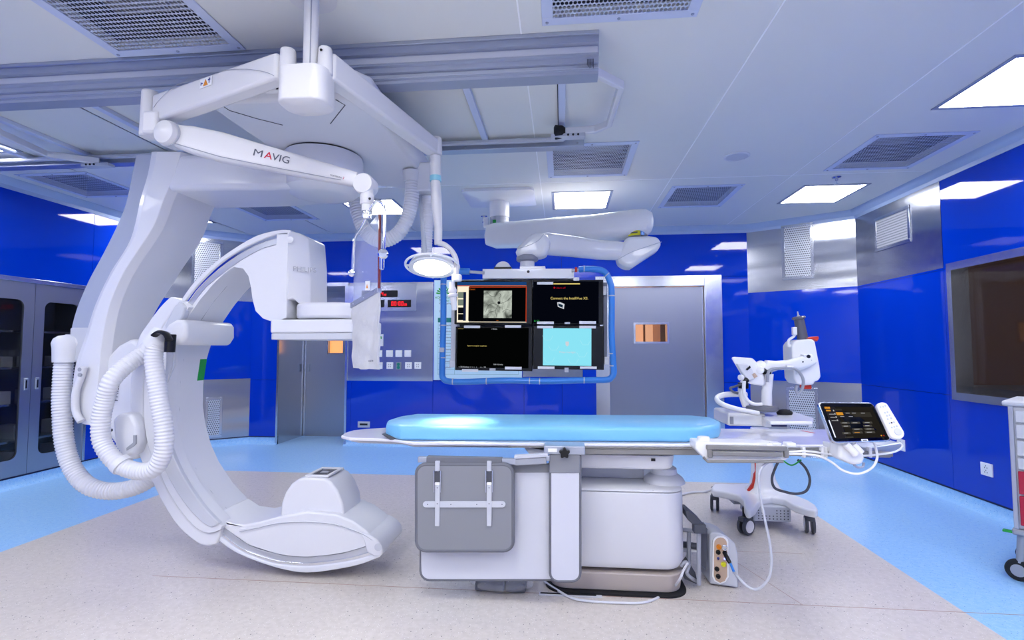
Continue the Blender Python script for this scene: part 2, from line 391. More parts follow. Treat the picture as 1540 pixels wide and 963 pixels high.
def cove(pl, a, b, name):
    m = MB(); prof = [(0, 0), (.075, 0), (.055, .004), (.035, .014), (.02, .032), (.014, .055), (.013, .095), (0, .095)]
    m.rings([[pl.P(a, z, t) for t, z in prof], [pl.P(b, z, t) for t, z in prof]])
    o = struct(name, m, bluef)
    m = MB(); m.pbox(pl, a, b, .095, .108, 0, .016); o2 = struct('trim_2', m, gap); return o
cove(back, uL-.01, D_L[0], 'baseboard_back_left'); cove(back, D_L[1], D_R[0], 'baseboard_back'); cove(back, D_R[1], uR, 'baseboard_back_right')
cove(chr_, 0, chr_.L, 'baseboard_corner_right'); cove(chl, 0, chl.L, 'baseboard_corner_left')
cove(right, YB-6.35, YB-YF, 'baseboard_right'); cove(left, 0, 6.3-YF, 'baseboard_left')

def steel_panel(pl, r, name='trim_3', m_=None, t=.014):
    m = MB(); m.pbox(pl, r[0]+.003, r[1]-.003, r[2], r[3], 0, t); return struct(name, m, m_ or steel, smooth=False)
steel_panel(chr_, ch_top); steel_panel(chr_, ch_bot); steel_panel(chl, cl_top); steel_panel(chl, cl_bot); steel_panel(right, rt)
steel_panel(back, CTRL); steel_panel(back, SIDE)
def wall_vent(pl, r, lab, gm, k=.035):
    t = thing('wall_vent', lab, 'vent', pl.P((r[0]+r[1])/2, r[2], .015), 'wall grilles')
    m = MB(); a, b = .014, .024
    m.pbox(pl, r[0], r[1], r[2], r[2]+k, a, b); m.pbox(pl, r[0], r[1], r[3]-k, r[3], a, b); m.pbox(pl, r[0], r[0]+k, r[2]+k, r[3]-k, a, b); m.pbox(pl, r[1]-k, r[1], r[2]+k, r[3]-k, a, b)
    m.build('frame', steelf, t, bevel=.002)
    m = MB(); m.pbox(pl, r[0]+k, r[1]-k, r[2]+k, r[3]-k, .020, .0215); m.build('perforated_sheet', gm, t, smooth=False)
    m = MB(); m.pbox(pl, r[0]+k, r[1]-k, r[2]+k, r[3]-k, .0142, .015); m.build('backing', dgrey, t, smooth=False)
wall_vent(chr_, chr_.rect(1176, 336, 1224, 420), 'tall perforated grille in the upper steel panel of the right corner', grille_v)
wall_vent(chr_, chr_.rect(1184, 583, 1232, 690), 'perforated grille low in the right corner, behind the injector cart', grille_v)
wall_vent(right, right.rect(1318, 318, 1372, 372), 'square perforated grille in the steel panel on the right wall', grille_r)
wall_vent(chl, chl.rect(288, 362, 334, 452), 'perforated grille in the upper steel panel behind the scanner arc', grille_v)
wall_vent(chl, chl.rect(308, 598, 334, 658), 'perforated grille low in the left corner, behind the scanner arc', grille_v)

# ---- doorway at the left of the back wall: recess with steel double doors
u0, u1, _, zt = D_L
jm = MB(); k = .03
jm.pbox(back, u0-k, u0, 0, zt+.05, -.0, .03); jm.pbox(back, u1, u1+k, 0, zt+.05, 0, .03); jm.pbox(back, u0, u1, zt, zt+.05, 0, .03)
jm.pbox(back, u0-.02, u0, 0, zt, -.75, 0); jm.pbox(back, u1, u1+.02, 0, zt, -.75, 0); jm.pbox(back, u0-.02, u1+.02, zt, zt+.02, -.75, 0)
struct('trim_4', jm, steelf, smooth=False)
rec = Plane((XL, YB+.7), (XR, YB+.7))
e0 = u0; e1 = u1; es = rec.hit(459.5, 560)[0]
w4 = rec.rect(494, 511, 516, 531)
dd = MB(); dd.pbox(rec, e0, e1, 2.05, zt, -.05, -.0, 0)
for a, b, c, d in slab_cells([e0, e1], [0, 2.05], [w4, (es-.004, es+.004, 0, 2.05)]): dd.pbox(rec, a, b, c, d, -.05, 0)
door1 = struct('door_1', dd, steeld, smooth=False)
m = MB(); m.pbox(rec, es-.012, es+.012, 0, 2.05, 0, .012); m.build('meeting_strip', steelf, door1, smooth=False)
for s in (1,):
    m = MB(); m.pbox(rec, es+s*.05-.02, es+s*.05+.02, .98, 1.10, 0, .03); m.build('door_handle', alud, door1, bevel=.006)
m = MB(); m.pbox(rec, w4[0], w4[1], w4[2], w4[3], -.06, -.055); m.build('window_pane', mat('warm_glow_pane', '#e8a870', .3, emis='#ffa860', es=1.0), door1, smooth=False)
m = MB(); a, b, c, d = w4; q = .02
m.pbox(rec, a-q, b+q, c-q, c, 0, .01); m.pbox(rec, a-q, b+q, d, d+q, 0, .01); m.pbox(rec, a-q, a, c, d, 0, .01); m.pbox(rec, b, b+q, c, d, 0, .01); m.build('window_frame', steelf, door1, smooth=False)
# ---- steel door right of the screens
u0, u1, _, zt = D_R
a0, a1 = back.hit(917, 550)[0], back.hit(1061, 550)[0]; zd = back.hit(1000, 431)[1]
jm = MB(); jm.pbox(back, u0, a0, 0, zt, -.1, .03); jm.pbox(back, a1, u1, 0, zt, -.1, .03); jm.pbox(back, a0, a1, zd, zt, -.1, .03)
struct('trim_5', jm, steelf, bevel=.004)
w5 = back.rect(956, 488, 1004, 514)
dd = MB()
for a, b, c, d in slab_cells([a0+.004, a1-.004], [.01, zd-.005], [w5]): dd.pbox(back, a, b, c, d, -.08, -.03)
door2 = struct('door_2', dd, steeld, smooth=False)
m = MB(); a, b, c, d = w5; q = .025
m.pbox(back, a-q, b+q, c-q, c, -.03, -.018); m.pbox(back, a-q, b+q, d, d+q, -.03, -.018); m.pbox(back, a-q, a, c, d, -.03, -.018); m.pbox(back, b, b+q, c, d, -.03, -.018); m.build('window_frame', steelf, door2, smooth=False)
m = MB(); m.pbox(back, a, b, c, d, -.06, -.055); m.build('window_pane', clear, door2, smooth=False)
m = MB(); m.pbox(back, a1-.02, a1-.012, .01, zd-.01, -.03, -.026); m.build('edge_strip', steelf, door2, smooth=False)
# the corridor seen through that window, its walls made to glow as if lit
cr = MB(); cr.pbox(back, a-.8, b+.8, .3, 2.4, -1.6, -1.55); cr.pbox(back, a+.33, a+.36, .3, 2.4, -1.55, -1.5, 1); cr.pbox(back, a-.8, a-.75, .3, 2.4, -1.6, -.4); cr.pbox(back, b-.02, b+.05, .3, 2.4, -1.0, -.4, 1)
struct('wall_corridor', cr, [warm, tan], smooth=False)
# ---- control room window in the right wall
u0, u1, z0, z1 = WIN; q = .055
fr = MB()
fr.pbox(right, u0-q+.02, u0+.02, z0-q, z1+q, -.02, .03); fr.pbox(right, u1-.02, u1+q-.02, z0-q, z1+q, -.02, .03); fr.pbox(right, u0+.02, u1-.02, z0-q, z0+.01, -.02, .03); fr.pbox(right, u0+.02, u1-.02, z1-.01, z1+q, -.02, .03)
fr.pbox(right, u0, u0+.01, z0, z1, -.12, -.02); fr.pbox(right, u0, u1, z0, z0+.01, -.12, -.02); fr.pbox(right, u0, u1, z1-.01, z1, -.12, -.02)
win = struct('window_1', fr, steelf, smooth=False)
m = MB(); m.pbox(right, u0, u1, z0, z1, -.1, -.09); m.build('window_pane', tint, win, smooth=False)
cm = MB(); cm.pbox(right, u0-1.2, u1+.5, 0, 2.6, -2.4, -2.3); cm.pbox(right, u0-1.2, u0-1.1, 0, 2.6, -2.3, -.12); cm.pbox(right, u0-1.2, u1+.5, -.0, .05, -2.3, -.12, 1); cm.pbox(right, u0-.3, u1+.3, .95, 1.0, -1.0, -.13, 1); cm.pbox(right, u0+.8, u0+.95, 1.0, 2.4, -2.3, -2.2, 2)
cm.pbox(right, u0-1.2, u1+.5, 2.6, 2.65, -2.4, -.12)
struct('wall_control_room', cm, [mat('brown_control_wall', '#8a6c56', .6), dgrey, tan], smooth=False)
m = MB(); m.pbox(right, u0+.1, u0+1.2, 2.55, 2.59, -1.9, -1.0); o = m.build('control_room_light', mat('dim_warm_light', '#ffffff', .5, emis='#ffd9b0', es=3), smooth=False)
tag(o, 'dim warm ceiling light inside the control room behind the window', 'ceiling light')
# ================================================================ WALL FITTINGS
# ---- clock panel, gas/electric outlets on the steel panel at the back
def digits(parent, pl, x0, y0, x1, y1, txt, frac=1.0, t=.03):
    """seven-segment digits in a display whose px rect is given"""
    r = pl.rect(x0, y0, x1, y1); h = (r[3]-r[2])*.62; z0 = (r[2]+r[3])/2-h/2
    w_ = h*.5; step = h*.72; n = sum(.45 if c == ':' else (1 if c != 's' else 1) for c in txt); tot = 0
    SEG = {'0':'abcdef','1':'bc','2':'abged','3':'abgcd','4':'fgbc','9':'abfgcd','5':'afgcd','6':'afgedc','7':'abc','8':'abcdefg'}
    m = MB(); big, small = txt.split('|'); 
    L = sum(.45 if c == ':' else 1 for c in big)*step + sum(.5 for c in small)*step
    sc = min(1, (r[1]-r[0])*.9/L); h *= sc; w_ *= sc; step *= sc; u = (r[0]+r[1])/2-L*sc/2; th = h*.13
    def put(c, u, z, k):
        W, H, T = w_*k, h*k, th*k
        q = {'a':(0,W,H-T,H),'g':(0,W,H/2-T/2,H/2+T/2),'d':(0,W,0,T),'f':(0,T,H/2,H),'b':(W-T,W,H/2,H),'e':(0,T,0,H/2),'c':(W-T,W,0,H/2)}
        for s_ in SEG[c]:
            a, b, c_, d = q[s_]; g_ = T*.12; m.pbox(pl, u+a+g_, u+b-g_, z+c_+g_, z+d-g_, t, t+.002)
    for c in big:
        if c == ':':
            for zz in (.3, .65): m.pbox(pl, u, u+th, z0+h*zz, z0+h*zz+th, t, t+.002)
            u += step*.45
        else: put(c, u, z0, 1); u += step
    for c in small: put(c, u, z0, .5); u += step*.5
    return m.build('digits', ledred, parent, smooth=False)
r = back.rect(556, 429, 627, 468)
clk = thing('clock_panel', 'steel panel with red digital clocks on the back wall, half behind the hanging shield', 'clock', back.P(r[0], r[2], .02))
m = MB(); m.pbox(back, *[r[0]-.35, r[1]][0:2], r[2], r[3], .014, .026); m.build('face_plate', steelf, clk, bevel=.004)
for nm, px, txt in (('red digits reading 9:14', (545, 438, 599, 447), '09:14|30'), ('red digits on the lower left display', (540, 452, 579, 462), '00:00|00'), ('red digits reading 00:00', (584, 452, 619, 462), '00:00|00')):
    q = back.rect(*px); d = MB(); d.pbox(back, q[0], q[1], q[2]-.005, q[3]+.005, .026, .030); dis = d.build('display', black, clk, bevel=.001); dis['label'] = nm
    digits(dis, back, *px, txt)
def plate(px, lab, cat, name, mats, pl=back, grp=None, t=.012):
    q = pl.rect(*px); o = thing(name, lab, cat, pl.P((q[0]+q[1])/2, q[2], .014), grp)
    m = MB(); m.pbox(pl, q[0], q[1], q[2], q[3], .012, .014+t); m.build('face_plate', mats, o, bevel=.003)
    return o, q
o, q = plate((567, 503, 577, 521), 'small white thermostat with a display, beside the hanging shield', 'thermostat', 'thermostat', white)
m = MB(); m.pbox(back, q[0]+.015, q[1]-.02, q[2]+.1, q[3]-.03, .025, .028); m.build('screen', greenp, o)
pos = ['just right of the shield', 'second from the shield', 'third from the shield', 'at the right end']
for i, x in enumerate((565.5, 581.5, 595.5, 609)):
    o, q = plate((x, 527, x+9.8, 537), f'white wall switch in the upper row on the steel panel, {pos[i]}', 'switch', 'wall_switch', warmw, grp='switches on the steel panel')
    m = MB(); m.pbox(back, q[0]+.012, q[1]-.012, q[2]+.012, q[3]-.012, .024, .029); m.build('rocker', warmw, o, bevel=.003)
for i, x in enumerate((566, 582, 610, 624)):
    o, q = plate((x, 545, x+9.8, 555), f'white socket in the lower row on the steel panel, {["just right of the shield","left of the green socket","right of the green socket","at the right end"][i]}', 'socket', 'wall_socket', warmw, grp='sockets on the steel panel')
    cu = (q[0]+q[1])/2
    for zz in (.35, .68):
        for du in (-.012, .012): m = MB(); m.pbox(back, cu+du-.003, cu+du+.003, q[2]+(q[3]-q[2])*zz-.008, q[2]+(q[3]-q[2])*zz+.006, .025, .0268); m.build('slot', dgrey, o)
o, q = plate((596.5, 545, 604, 556), 'grey network socket with two round green ports, between the white sockets', 'socket', 'data_socket', mgrey)
for zz in (.3, .72):
    m = MB(); p = back.P((q[0]+q[1])/2, q[2]+(q[3]-q[2])*zz, .026); m.lathe(p, [(.022, 0), (.022, .01), (.014, .01), (.014, .002)], (0,-1,0), 16); m.build('port', teal, o)
o, q = plate((539, 634, 557, 643), 'dark slotted floor-level socket plate under the steel panel, left of the mattress', 'socket', 'floor_socket', lgrey)
m = MB(); m.pbox(back, q[0]+.03, q[1]-.03, q[2]+.03, q[3]-.025, .025, .029); m.build('slot', black, o)
# extra service panel beneath the screens
# ---- the printed chart on the wall
q = back.rect(653, 421, 785, 572)
ch = thing('wall_chart', 'large white printed chart with green table header, behind the screens', 'chart', back.P(q[0], q[2], .02))
m = MB(); m.pbox(back, q[0], q[1], q[2], q[3], .012, .018); m.build('sheet', mat('chart_sheet', '#c6e4f2', .5), ch, smooth=False)
gh = mat('chart_green', '#12786e', .5); ln = mat('chart_rule', '#7fb3b8', .6)
def cr_(x0, y0, x1, y1, ma, nm, t=.0192):
    k = back.rect(x0, y0, x1, y1); m = MB(); m.pbox(back, k[0], k[1], k[2], k[3], .0175, t); return m.build(nm, ma, ch, smooth=False)
hd = cr_(659, 478, 780, 485, gh, 'table_header')
rl = MB()
for y in (494, 503, 512, 521, 530, 539, 547, 556, 563):
    k = back.rect(659, y, 780, y+.5); rl.pbox(back, k[0], k[1], k[2], k[3], .0175, .0186)
for x in (659, 684, 779.6):
    k = back.rect(x, 486, x+.5, 563.5); rl.pbox(back, k[0], k[1], k[2], k[3], .0175, .0186)
rl.build('table_rules', ln, ch, smooth=False)
lg = MB(); c0 = back.hit(668, 443)
for i in range(9):
    a = PI*(i+.5)/9; R0, R1 = .04, .115; da = .13
    P_ = lambda rr, aa: back.P(c0[0]+rr*math.cos(aa), c0[1]+rr*math.sin(aa), .0186)
    lg.prism([P_(R0, a-da), P_(R1*.86, a-da*.9), P_(R1, a), P_(R1*.86, a+da*.9), P_(R0, a+da)], (0, .002, 0))
lg.build('emblem_petals', greenp, ch, smooth=False)
m = MB(); m.prism([back.P(c0[0]+.034*math.cos(PI*i/10), c0[1]+.034*math.sin(PI*i/10), .0188) for i in range(11)], (0, .002, 0)); m.build('emblem_core', logo_red, ch, smooth=False)
FB = lambda u, z, t=.0188: frame_at(back.P(u, z, t), (1,0,0), (0,0,1))
text('HONG NGOC', .045, FB(c0[0]-.125, c0[1]-.06), greenp, 'emblem_name', ch, sx=.9)
text('Hospital', .04, FB(c0[0]-.06, c0[1]-.1), greenp, 'emblem_subtitle', ch)
for i, (y, s_) in enumerate(((452, 'Họ và tên'), (458, 'Khoa / phòng'), (470, 'STT'))):
    k = back.hit(661, y); text(s_.encode('ascii', 'ignore').decode(), .035, FB(k[0], k[1]), ink, 'chart_writing', ch)
for y in (491, 500, 509, 518, 527, 536, 545, 554):
    k = back.hit(661, y); text('Equipment' if y % 2 else 'Epinephrin', .038, FB(k[0], k[1]), ink, 'chart_writing', ch)

# ---- sockets on the right wall
def rsocket(px, lab):
    q = right.rect(*px); o = thing('wall_socket', lab, 'socket', right.P(q[0], q[2], .014))
    m = MB(); m.pbox(right, q[0], q[1], q[2], q[3], .012, .026); m.build('face_plate', warmw, o, bevel=.003)
    cu = (q[0]+q[1])/2; h = q[3]-q[2]
    for zz in (.32, .68):
        for du, dz in ((-.012, -.004), (.012, -.004), (0, .012)):
            m = MB(); m.pbox(right, cu+du-.003, cu+du+.003, q[2]+h*zz+dz-.006, q[2]+h*zz+dz+.004, .0255, .0272); m.build('slot', dgrey, o)
rsocket((1479.5, 697, 1496.5, 716), 'white square socket low on the right blue wall, near the drawer trolley')
rsocket((1353, 661, 1363.5, 678), 'white socket on the right blue wall just beyond the tip of the table')

# ---- stainless cabinets in the left wall
u0, u1, z0, z1 = CAB
nd = 5; hitu = lambda px, py=560: left.hit(px, py)[0]
seam_u = hitu(42, 650); dw = u1-.03-seam_u
cabp = [(seam_u-2*dw*1.0, seam_u), (seam_u, u1-.03)]
for ci, (a, b, lab) in enumerate(((seam_u-dw, u1-.03, 'stainless steel cabinet with two rounded glass doors, set in the left wall'), (u0, seam_u-dw-.004, 'stainless steel cabinet cut off by the left edge of the picture'))):
    t = thing('steel_cabinet', lab, 'cabinet', left.P((a+b)/2, z0, 0), 'wall cabinets')
    dpt = -.38
    m = MB(); m.pbox(left, a, a+.015, z0, z1, dpt, -.02); m.pbox(left, b-.015, b, z0, z1, dpt, -.02); m.pbox(left, a, b, z0, z0+.015, dpt, -.02); m.pbox(left, a, b, z1-.015, z1, dpt, -.02); m.pbox(left, a, b, z0, z1, dpt-.01, dpt)
    m.build('body', dgrey, t, smooth=False)
    m = MB(); m.pbox(left, a, b, z1, z1+.045, -.02, .03); m.build('top_trim', steelf, t, bevel=.003)
    if ci == 0: m = MB(); m.pbox(left, b, b+.03, z0, z1+.045, -.02, .014); m.build('side_trim', steelf, t, smooth=False)
    for z in [z0+(z1-z0)*k for k in (.17, .36, .55, .74)]:
        m = MB(); m.pbox(left, a+.015, b-.015, z, z+.02, dpt, -.06); m.build('shelf', steelf, t, smooth=False)
    mid = (a+b)/2
    for k, (da, db) in enumerate(((a, mid-.002), (mid+.002, b))):
        m = MB(); mu, mz = .10, .17
        ow, oh = (db-da)-2*mu, (z1-z0)-2*mz
        inner = rrect((da+db)/2, (z0+z1)/2, ow, oh, .07, 6); n = len(inner)
        outer = []
        for (u, z) in inner:           # push to the rectangle border
            du, dz = u-(da+db)/2, z-(z0+z1)/2
            outer.append((u, z))
        # frame: ring between the outer rectangle and the rounded inner opening
        om = []
        for (u, z) in inner:
            du, dz = (u-(da+db)/2)/(ow/2), (z-(z0+z1)/2)/(oh/2)
            f_ = max(abs(du), abs(dz)); du, dz = du/f_, dz/f_
            om.append(((da+db)/2+du*(db-da)/2, (z0+z1)/2+dz*(z1-z0)/2))
        # force corners
        for cs in ((1,1),(-1,1),(-1,-1),(1,-1)):
            cu, cz = (da+db)/2+cs[0]*(db-da)/2, (z0+z1)/2+cs[1]*(z1-z0)/2
            j = min(range(n), key=lambda i: (om[i][0]-cu)**2+(om[i][1]-cz)**2); om[j] = (cu, cz)
        m.rings([[left.P(u, z, -.02) for u, z in om], [left.P(u, z, .005) for u, z in om], [left.P(u, z, .005) for u, z in inner], [left.P(u, z, -.02) for u, z in inner]], close=True)
        d = m.build('door', steeld, t)
        m = MB(); m.prism([left.P(u, z, -.012) for u, z in inner], left.n*.004); m.build('glass_pane', clear, d, smooth=False)
        hu = mid-.055 if k == 0 else mid+.055; hz = z0+(z1-z0)*.47
        m = MB(); m.pbox(left, hu-.018, hu+.018, hz-.06, hz+.06, .005, .018); hdl = m.build('door_handle', alud, d, bevel=.005)
        m = MB(); m.pbox(left, hu-.008, hu+.008, hz-.04, hz+.04, .017, .019); m.build('recess', black, hdl)
    # supplies on the shelves
    for zi, z in enumerate([z0+(z1-z0)*k for k in (0, .17, .36, .55, .74)]):
        if ci == 1: continue
        n_ = [3, 3, 4, 4, 1][zi]
        for k in range(n_):
            uu = a+.12+(b-a-.3)*k/max(n_-1, 1); w_ = .10; h_ = [.2, .14, .12, .1, .08][zi]
            m = MB(); m.pbox(left, uu, uu+w_, z+.0205, z+.02+h_, -.3, -.12)
            bx = m.build('supply_box', lgrey if (k+zi) % 2 else mgrey, bevel=.004)
            tag(bx, f'small pale supply box behind the glass, on the {["bottom board","lowest shelf","second shelf","third shelf","top shelf"][zi]} of the left cabinet', 'box', 'boxes inside the left cabinet')
# perforated back panel in the cabinet, holes
# ---- things on the ceiling
o = thing('ceiling_speaker', 'small round white disc flush in the ceiling between the joints', 'speaker', tuple(PZ(1108, 235, ZC)))
m = MB(); m.lathe(PZ(1108, 235, ZC), [(.105, .002), (.105, -.006), (.088, -.01), (.086, -.004)], seg=40); m.build('rim', white, o)
m = MB(); m.lathe(PZ(1108, 235, ZC), [(.086, -.001), (.086, -.006), (.001, -.008)], seg=40); m.build('grille', lgrey, o)
for (x, y), lab in (((1258, 266), 'small sprinkler head on the ceiling beside the lit panel at the right corner'), ((728, 325), 'small sprinkler head hanging left of the screen arm column')):
    p = PZ(x, y, ZC); o = thing('sprinkler', lab, 'sprinkler', p)
    m = MB(); m.lathe(p, [(.04, .002), (.04, -.006), (.015, -.012), (.012, -.035)], seg=20); m.build('escutcheon', steelf, o)
    m = MB(); m.lathe(p, [(.005, -.03), (.005, -.07), (.024, -.072), (.024, -.076)], seg=16); m.build('deflector', chrome, o)

# ---- drawer trolley at the right edge
t = thing('drawer_trolley', 'grey drawer trolley with crimson lower drawers, cut off by the right edge', 'trolley', (PY(1524, 700, 3.3).x, 3.3, 0)); t.rotation_euler.z = -math.radians(46)
X0, X1, Y0, Y1 = t.location.x, t.location.x+.55, 3.3, 3.72
zt = PY(1520, 603, 3.3).z; zb = PY(1520, 795, 3.3).z
m = MB(); m.box(X0, X1, Y0, Y1, zb, zt-.03); m.build('cabinet_body', lgrey, t, bevel=.008)
m = MB(); m.box(X0-.035, X1+.01, Y0-.02, Y1+.02, zt-.03, zt); m.build('top_tray', lgrey, t, bevel=.01)
m = MB(); m.box(X0-.01, X0+.012, Y0-.012, Y0+.02, zb, zt-.03); m.build('corner_post', alu, t, bevel=.003)
ys = [615, 636, 660, 686, 706, 743, 790]
for i in range(6):
    a, b = PY(1530, ys[i+1]-1.5, Y0).z, PY(1530, ys[i]+1.5, Y0).z
    m = MB(); m.box(X0+.02, X1-.01, Y0-.02, Y0, a, b); d = m.build('drawer', crimson if i >= 4 else lgrey, t, bevel=.004)
    if i >= 4: d['label'] = 'crimson drawer'
    m = MB(); m.box(X0+.08, X1-.06, Y0-.032, Y0-.02, (a+b)/2-.008, (a+b)/2+.008); m.build('drawer_handle', mgrey, d, bevel=.003)
m = MB(); m.box(X0-.02, X1, Y0-.02, Y1+.02, zb-.035, zb); m.build('base_frame', mgrey, t, bevel=.01)
for cx_, cy_ in ((X0+.03, Y0+.03), (X1-.08, Y0+.03), (X0+.03, Y1-.03), (X1-.08, Y1-.03)):
    h = zb-.035; r_ = .06
    m = MB(); m.tube([(cx_+.0, cy_, h), (cx_-.01, cy_, h-.02), (cx_-.035, cy_, r_)], [.03, .026, .014], 10); c = m.build('caster_fork', mgrey, t)
    m = MB(); m.lathe((cx_-.035, cy_-.016, r_), [(.02, 0), (r_-.006, 0), (r_, .006), (r_, .026), (r_-.006, .032), (.02, .032)], (0,1,0), 28); wh = m.build('wheel', rubber, c)
    m = MB(); m.lathe((cx_-.035, cy_-.019, r_), [(.001, 0), (.034, 0), (.036, .038), (.001, .038)], (0,1,0), 20); m.build('hub_cap', mgrey, wh)
m = MB(); m.obox((X0-.03, Y0+.0, h+.012), (1,0,0), (0,1,0), (0,0,1), .03, .016, .006); m.build('brake_pedal', greenp, t, bevel=.003)
# ================================================================ CEILING RAILS, CARRIAGE AND SCANNER ARC
def PYs(pts, y): return [PY(a, b, y) for a, b in pts]
RY0 = 2.63
rail = thing('ceiling_rail', 'long stepped aluminium ceiling rail crossing the picture above the scanner arm', 'rail', (-1.6, RY0, ZC))
xr = PY(900, 60, RY0).x; xl = -5.1
prof = [(RY0-.04, ZC), (RY0-.04, ZC-.055), (RY0-.02, ZC-.06), (RY0-.02, ZC-.11), (RY0-.005, ZC-.115), (RY0-.005, ZC-.14), (RY0+.01, ZC-.145), (RY0+.01, ZC-.172), (RY0+.02, ZC-.175), (RY0+.02, ZC-.19), (RY0+.11, ZC-.19), (RY0+.13, ZC)]
m = MB(); m.rings([[Vector((xl, y, z)) for y, z in prof], [Vector((xr, y, z)) for y, z in prof]]); m.build('rail_beam', alud, rail)
m = MB(); m.box(xl, xr, RY0-.055, RY0-.04, ZC-.02, ZC); m.build('top_flange', alu, rail, bevel=.002)
m = MB(); m.box(xl, xr-.005, RY0-.025, RY0-.02, ZC-.10, ZC-.068); m.build('light_strip', lgrey, rail, bevel=.002)
m = MB(); m.box(xl, xr, RY0+.004, RY0+.02, ZC-.168, ZC-.150); m.build('lower_strip', alu, rail, bevel=.002)
m = MB(); a = PY(883, 92, RY0-.01)
for i in range(6): m.box(a.x+.006*i, a.x+.006*i+.004, RY0-.009, RY0-.005, a.z-.02-.008*(i % 3), a.z+.012)
m.build('stamped_code', ink, rail)
RY1 = 3.92
rear = thing('rear_ceiling_rail', 'thin aluminium ceiling rail with a green cast, parallel behind the long stepped rail', 'rail', (-1.6, RY1, ZC))
xr2 = PY(878, 205, RY1).x
zr = 2.925
m = MB(); m.box(xl, xr2, RY1-.02, RY1+.07, zr-.05, zr-.0); m.box(xl, xr2, RY1+.0, RY1+.06, zr, ZC); m.build('rail_beam', alu, rear, bevel=.004)
m = MB(); m.box(xl, xr2-.15, RY1-.09, RY1-.055, zr-.03, zr-.0); m.build('runner_bar', lgrey, rear, bevel=.008)
for px_ in (150, 700, 868):
    m = MB(); p = PY(px_, 214, RY1-.021); m.lathe((p.x, RY1-.02, zr-.025), [(.008, 0), (.006, .006)], (0,-1,0), 12); m.build('bolt', mgrey, rear)
# cross bars between both rails
for i, x in enumerate((-4.45, -3.9, -3.05, PZ(705, 150, ZC-.05).x, PZ(845, 150, ZC-.05).x)):
    o = MB(); w_ = .045 if i > 2 else .05
    o.box(x-w_/2, x+w_/2, RY0+.11, RY1, ZC-.03, ZC-.001, 0); o.box(x-w_/2-.006, x-w_/2, RY0+.11, RY1, ZC-.012, ZC-.001, 1)
    q = o.build('cross_bar', [vframe, black], bevel=.002)
    tag(q, 'pale cross bar between the ceiling rails, ' + ['leftmost of the five', 'second from the left', 'third from the left, just left of the scanner', 'in the open bay right of the scanner', 'nearest the right end guard'][i], 'bar', 'cross bars between the ceiling rails')
# white end guards (octagonal loops)
zg = ZC-.09
def guard(pts, lab, ends):
    t = thing('end_guard', lab, 'guard', tuple(pts[0]))
    m = MB(); n = len(pts); w_, h_ = .035, .05
    rs = []
    for i, p in enumerate(pts):
        a = pts[max(i-1, 0)]; b = pts[min(i+1, n-1)]; d = (b-a).normalized(); s_ = Vector((-d.y, d.x, 0))
        rs.append([p+s_*w_/2+Vector((0,0,-h_/2)), p-s_*w_/2+Vector((0,0,-h_/2)), p-s_*w_/2+Vector((0,0,h_/2)), p+s_*w_/2+Vector((0,0,h_/2))])
    m.rings(rs); m.build('guard_bar', white, t, bevel=.006)
    p = pts[-1]; q = pts[-2]; d = (p-q).normalized()
    m = MB(); m.box(p.x-.1*ends, p.x+.14*ends, p.y-.03, p.y+.04, zg-.045, zg-.02); f = m.build('mounting_plate', lgrey, t, bevel=.004)
    for k in range(3):
        m = MB(); m.lathe((p.x+.02*ends+.035*k*ends, p.y-.03, zg-.033), [(.008, 0), (.008, .004)], (0,-1,0), 10); m.build('bolt', black, f)
    if ends < 0: return
    m = MB(); m.lathe((p.x-.0*ends, p.y, zg), [(.03, 0), (.045, .02), (.05, .07), (.035, .08)], (-ends,0,0), 16); m.build('rubber_stop', rubber, t)
g = [PZ(896, 103, zg-.05), PZ(934, 128, zg-.04), PZ(916, 186, zg-.01), PZ(895, 195, zg), PZ(850, 199, zg)]
guard([Vector((xr-.02, RY0+.09, zg-.05)), g[1], g[2], g[3], Vector((g[4].x, g[3].y+.02, zg))], 'white octagonal end guard at the right end of the ceiling rails', 1)
gl = [PZ(-80, 140, zg), PZ(0, 200, zg), PZ(70, 232, zg), PZ(150, 243, zg)]
guard(gl, 'white end guard bar sloping across the ceiling at the far left', -1)

# ---- carriage
ZU = 2.60
car = thing('ceiling_scanner', 'big white ceiling-hung X-ray scanner with a C-shaped arc and curved column', 'scanner', tuple(PZ(480, 240, ZU-.1)))
A = PZ(322, 166, ZU); B = PZ(378, 209, ZU); C1 = PZ(640, 268, ZU); D = PZ(556, 160, ZU)
und = [Vector((A.x, A.y, ZU)), Vector((A.x+.0, B.y+.1, ZU)), Vector((B.x+.1, 3.75, ZU)), Vector((PZ(600, 250, ZU).x-.12, 3.95, ZU)), Vector((C1.x, 3.95, ZU)), Vector((D.x, D.y, ZU)), Vector((D.x-.06, D.y-.08, ZU)), Vector((A.x+.08, A.y-.08, ZU))]
cen = sum(und, Vector())/len(und)
m = MB(); up = [p+(p-cen).normalized()*.03+Vector((0, 0, .08)) for p in und]; up2 = [Vector((p.x, p.y, ZC-.20)) for p in up]
m.rings([und, up, up2]); m.build('housing', white, car, bevel=.02, seg=3)
m = MB(); m.box(A.x+.15, D.x-.1, RY0+.16, RY1-.12, ZC-.21, ZC-.04); m.build('trolley_frame', mgrey, car, bevel=.01)
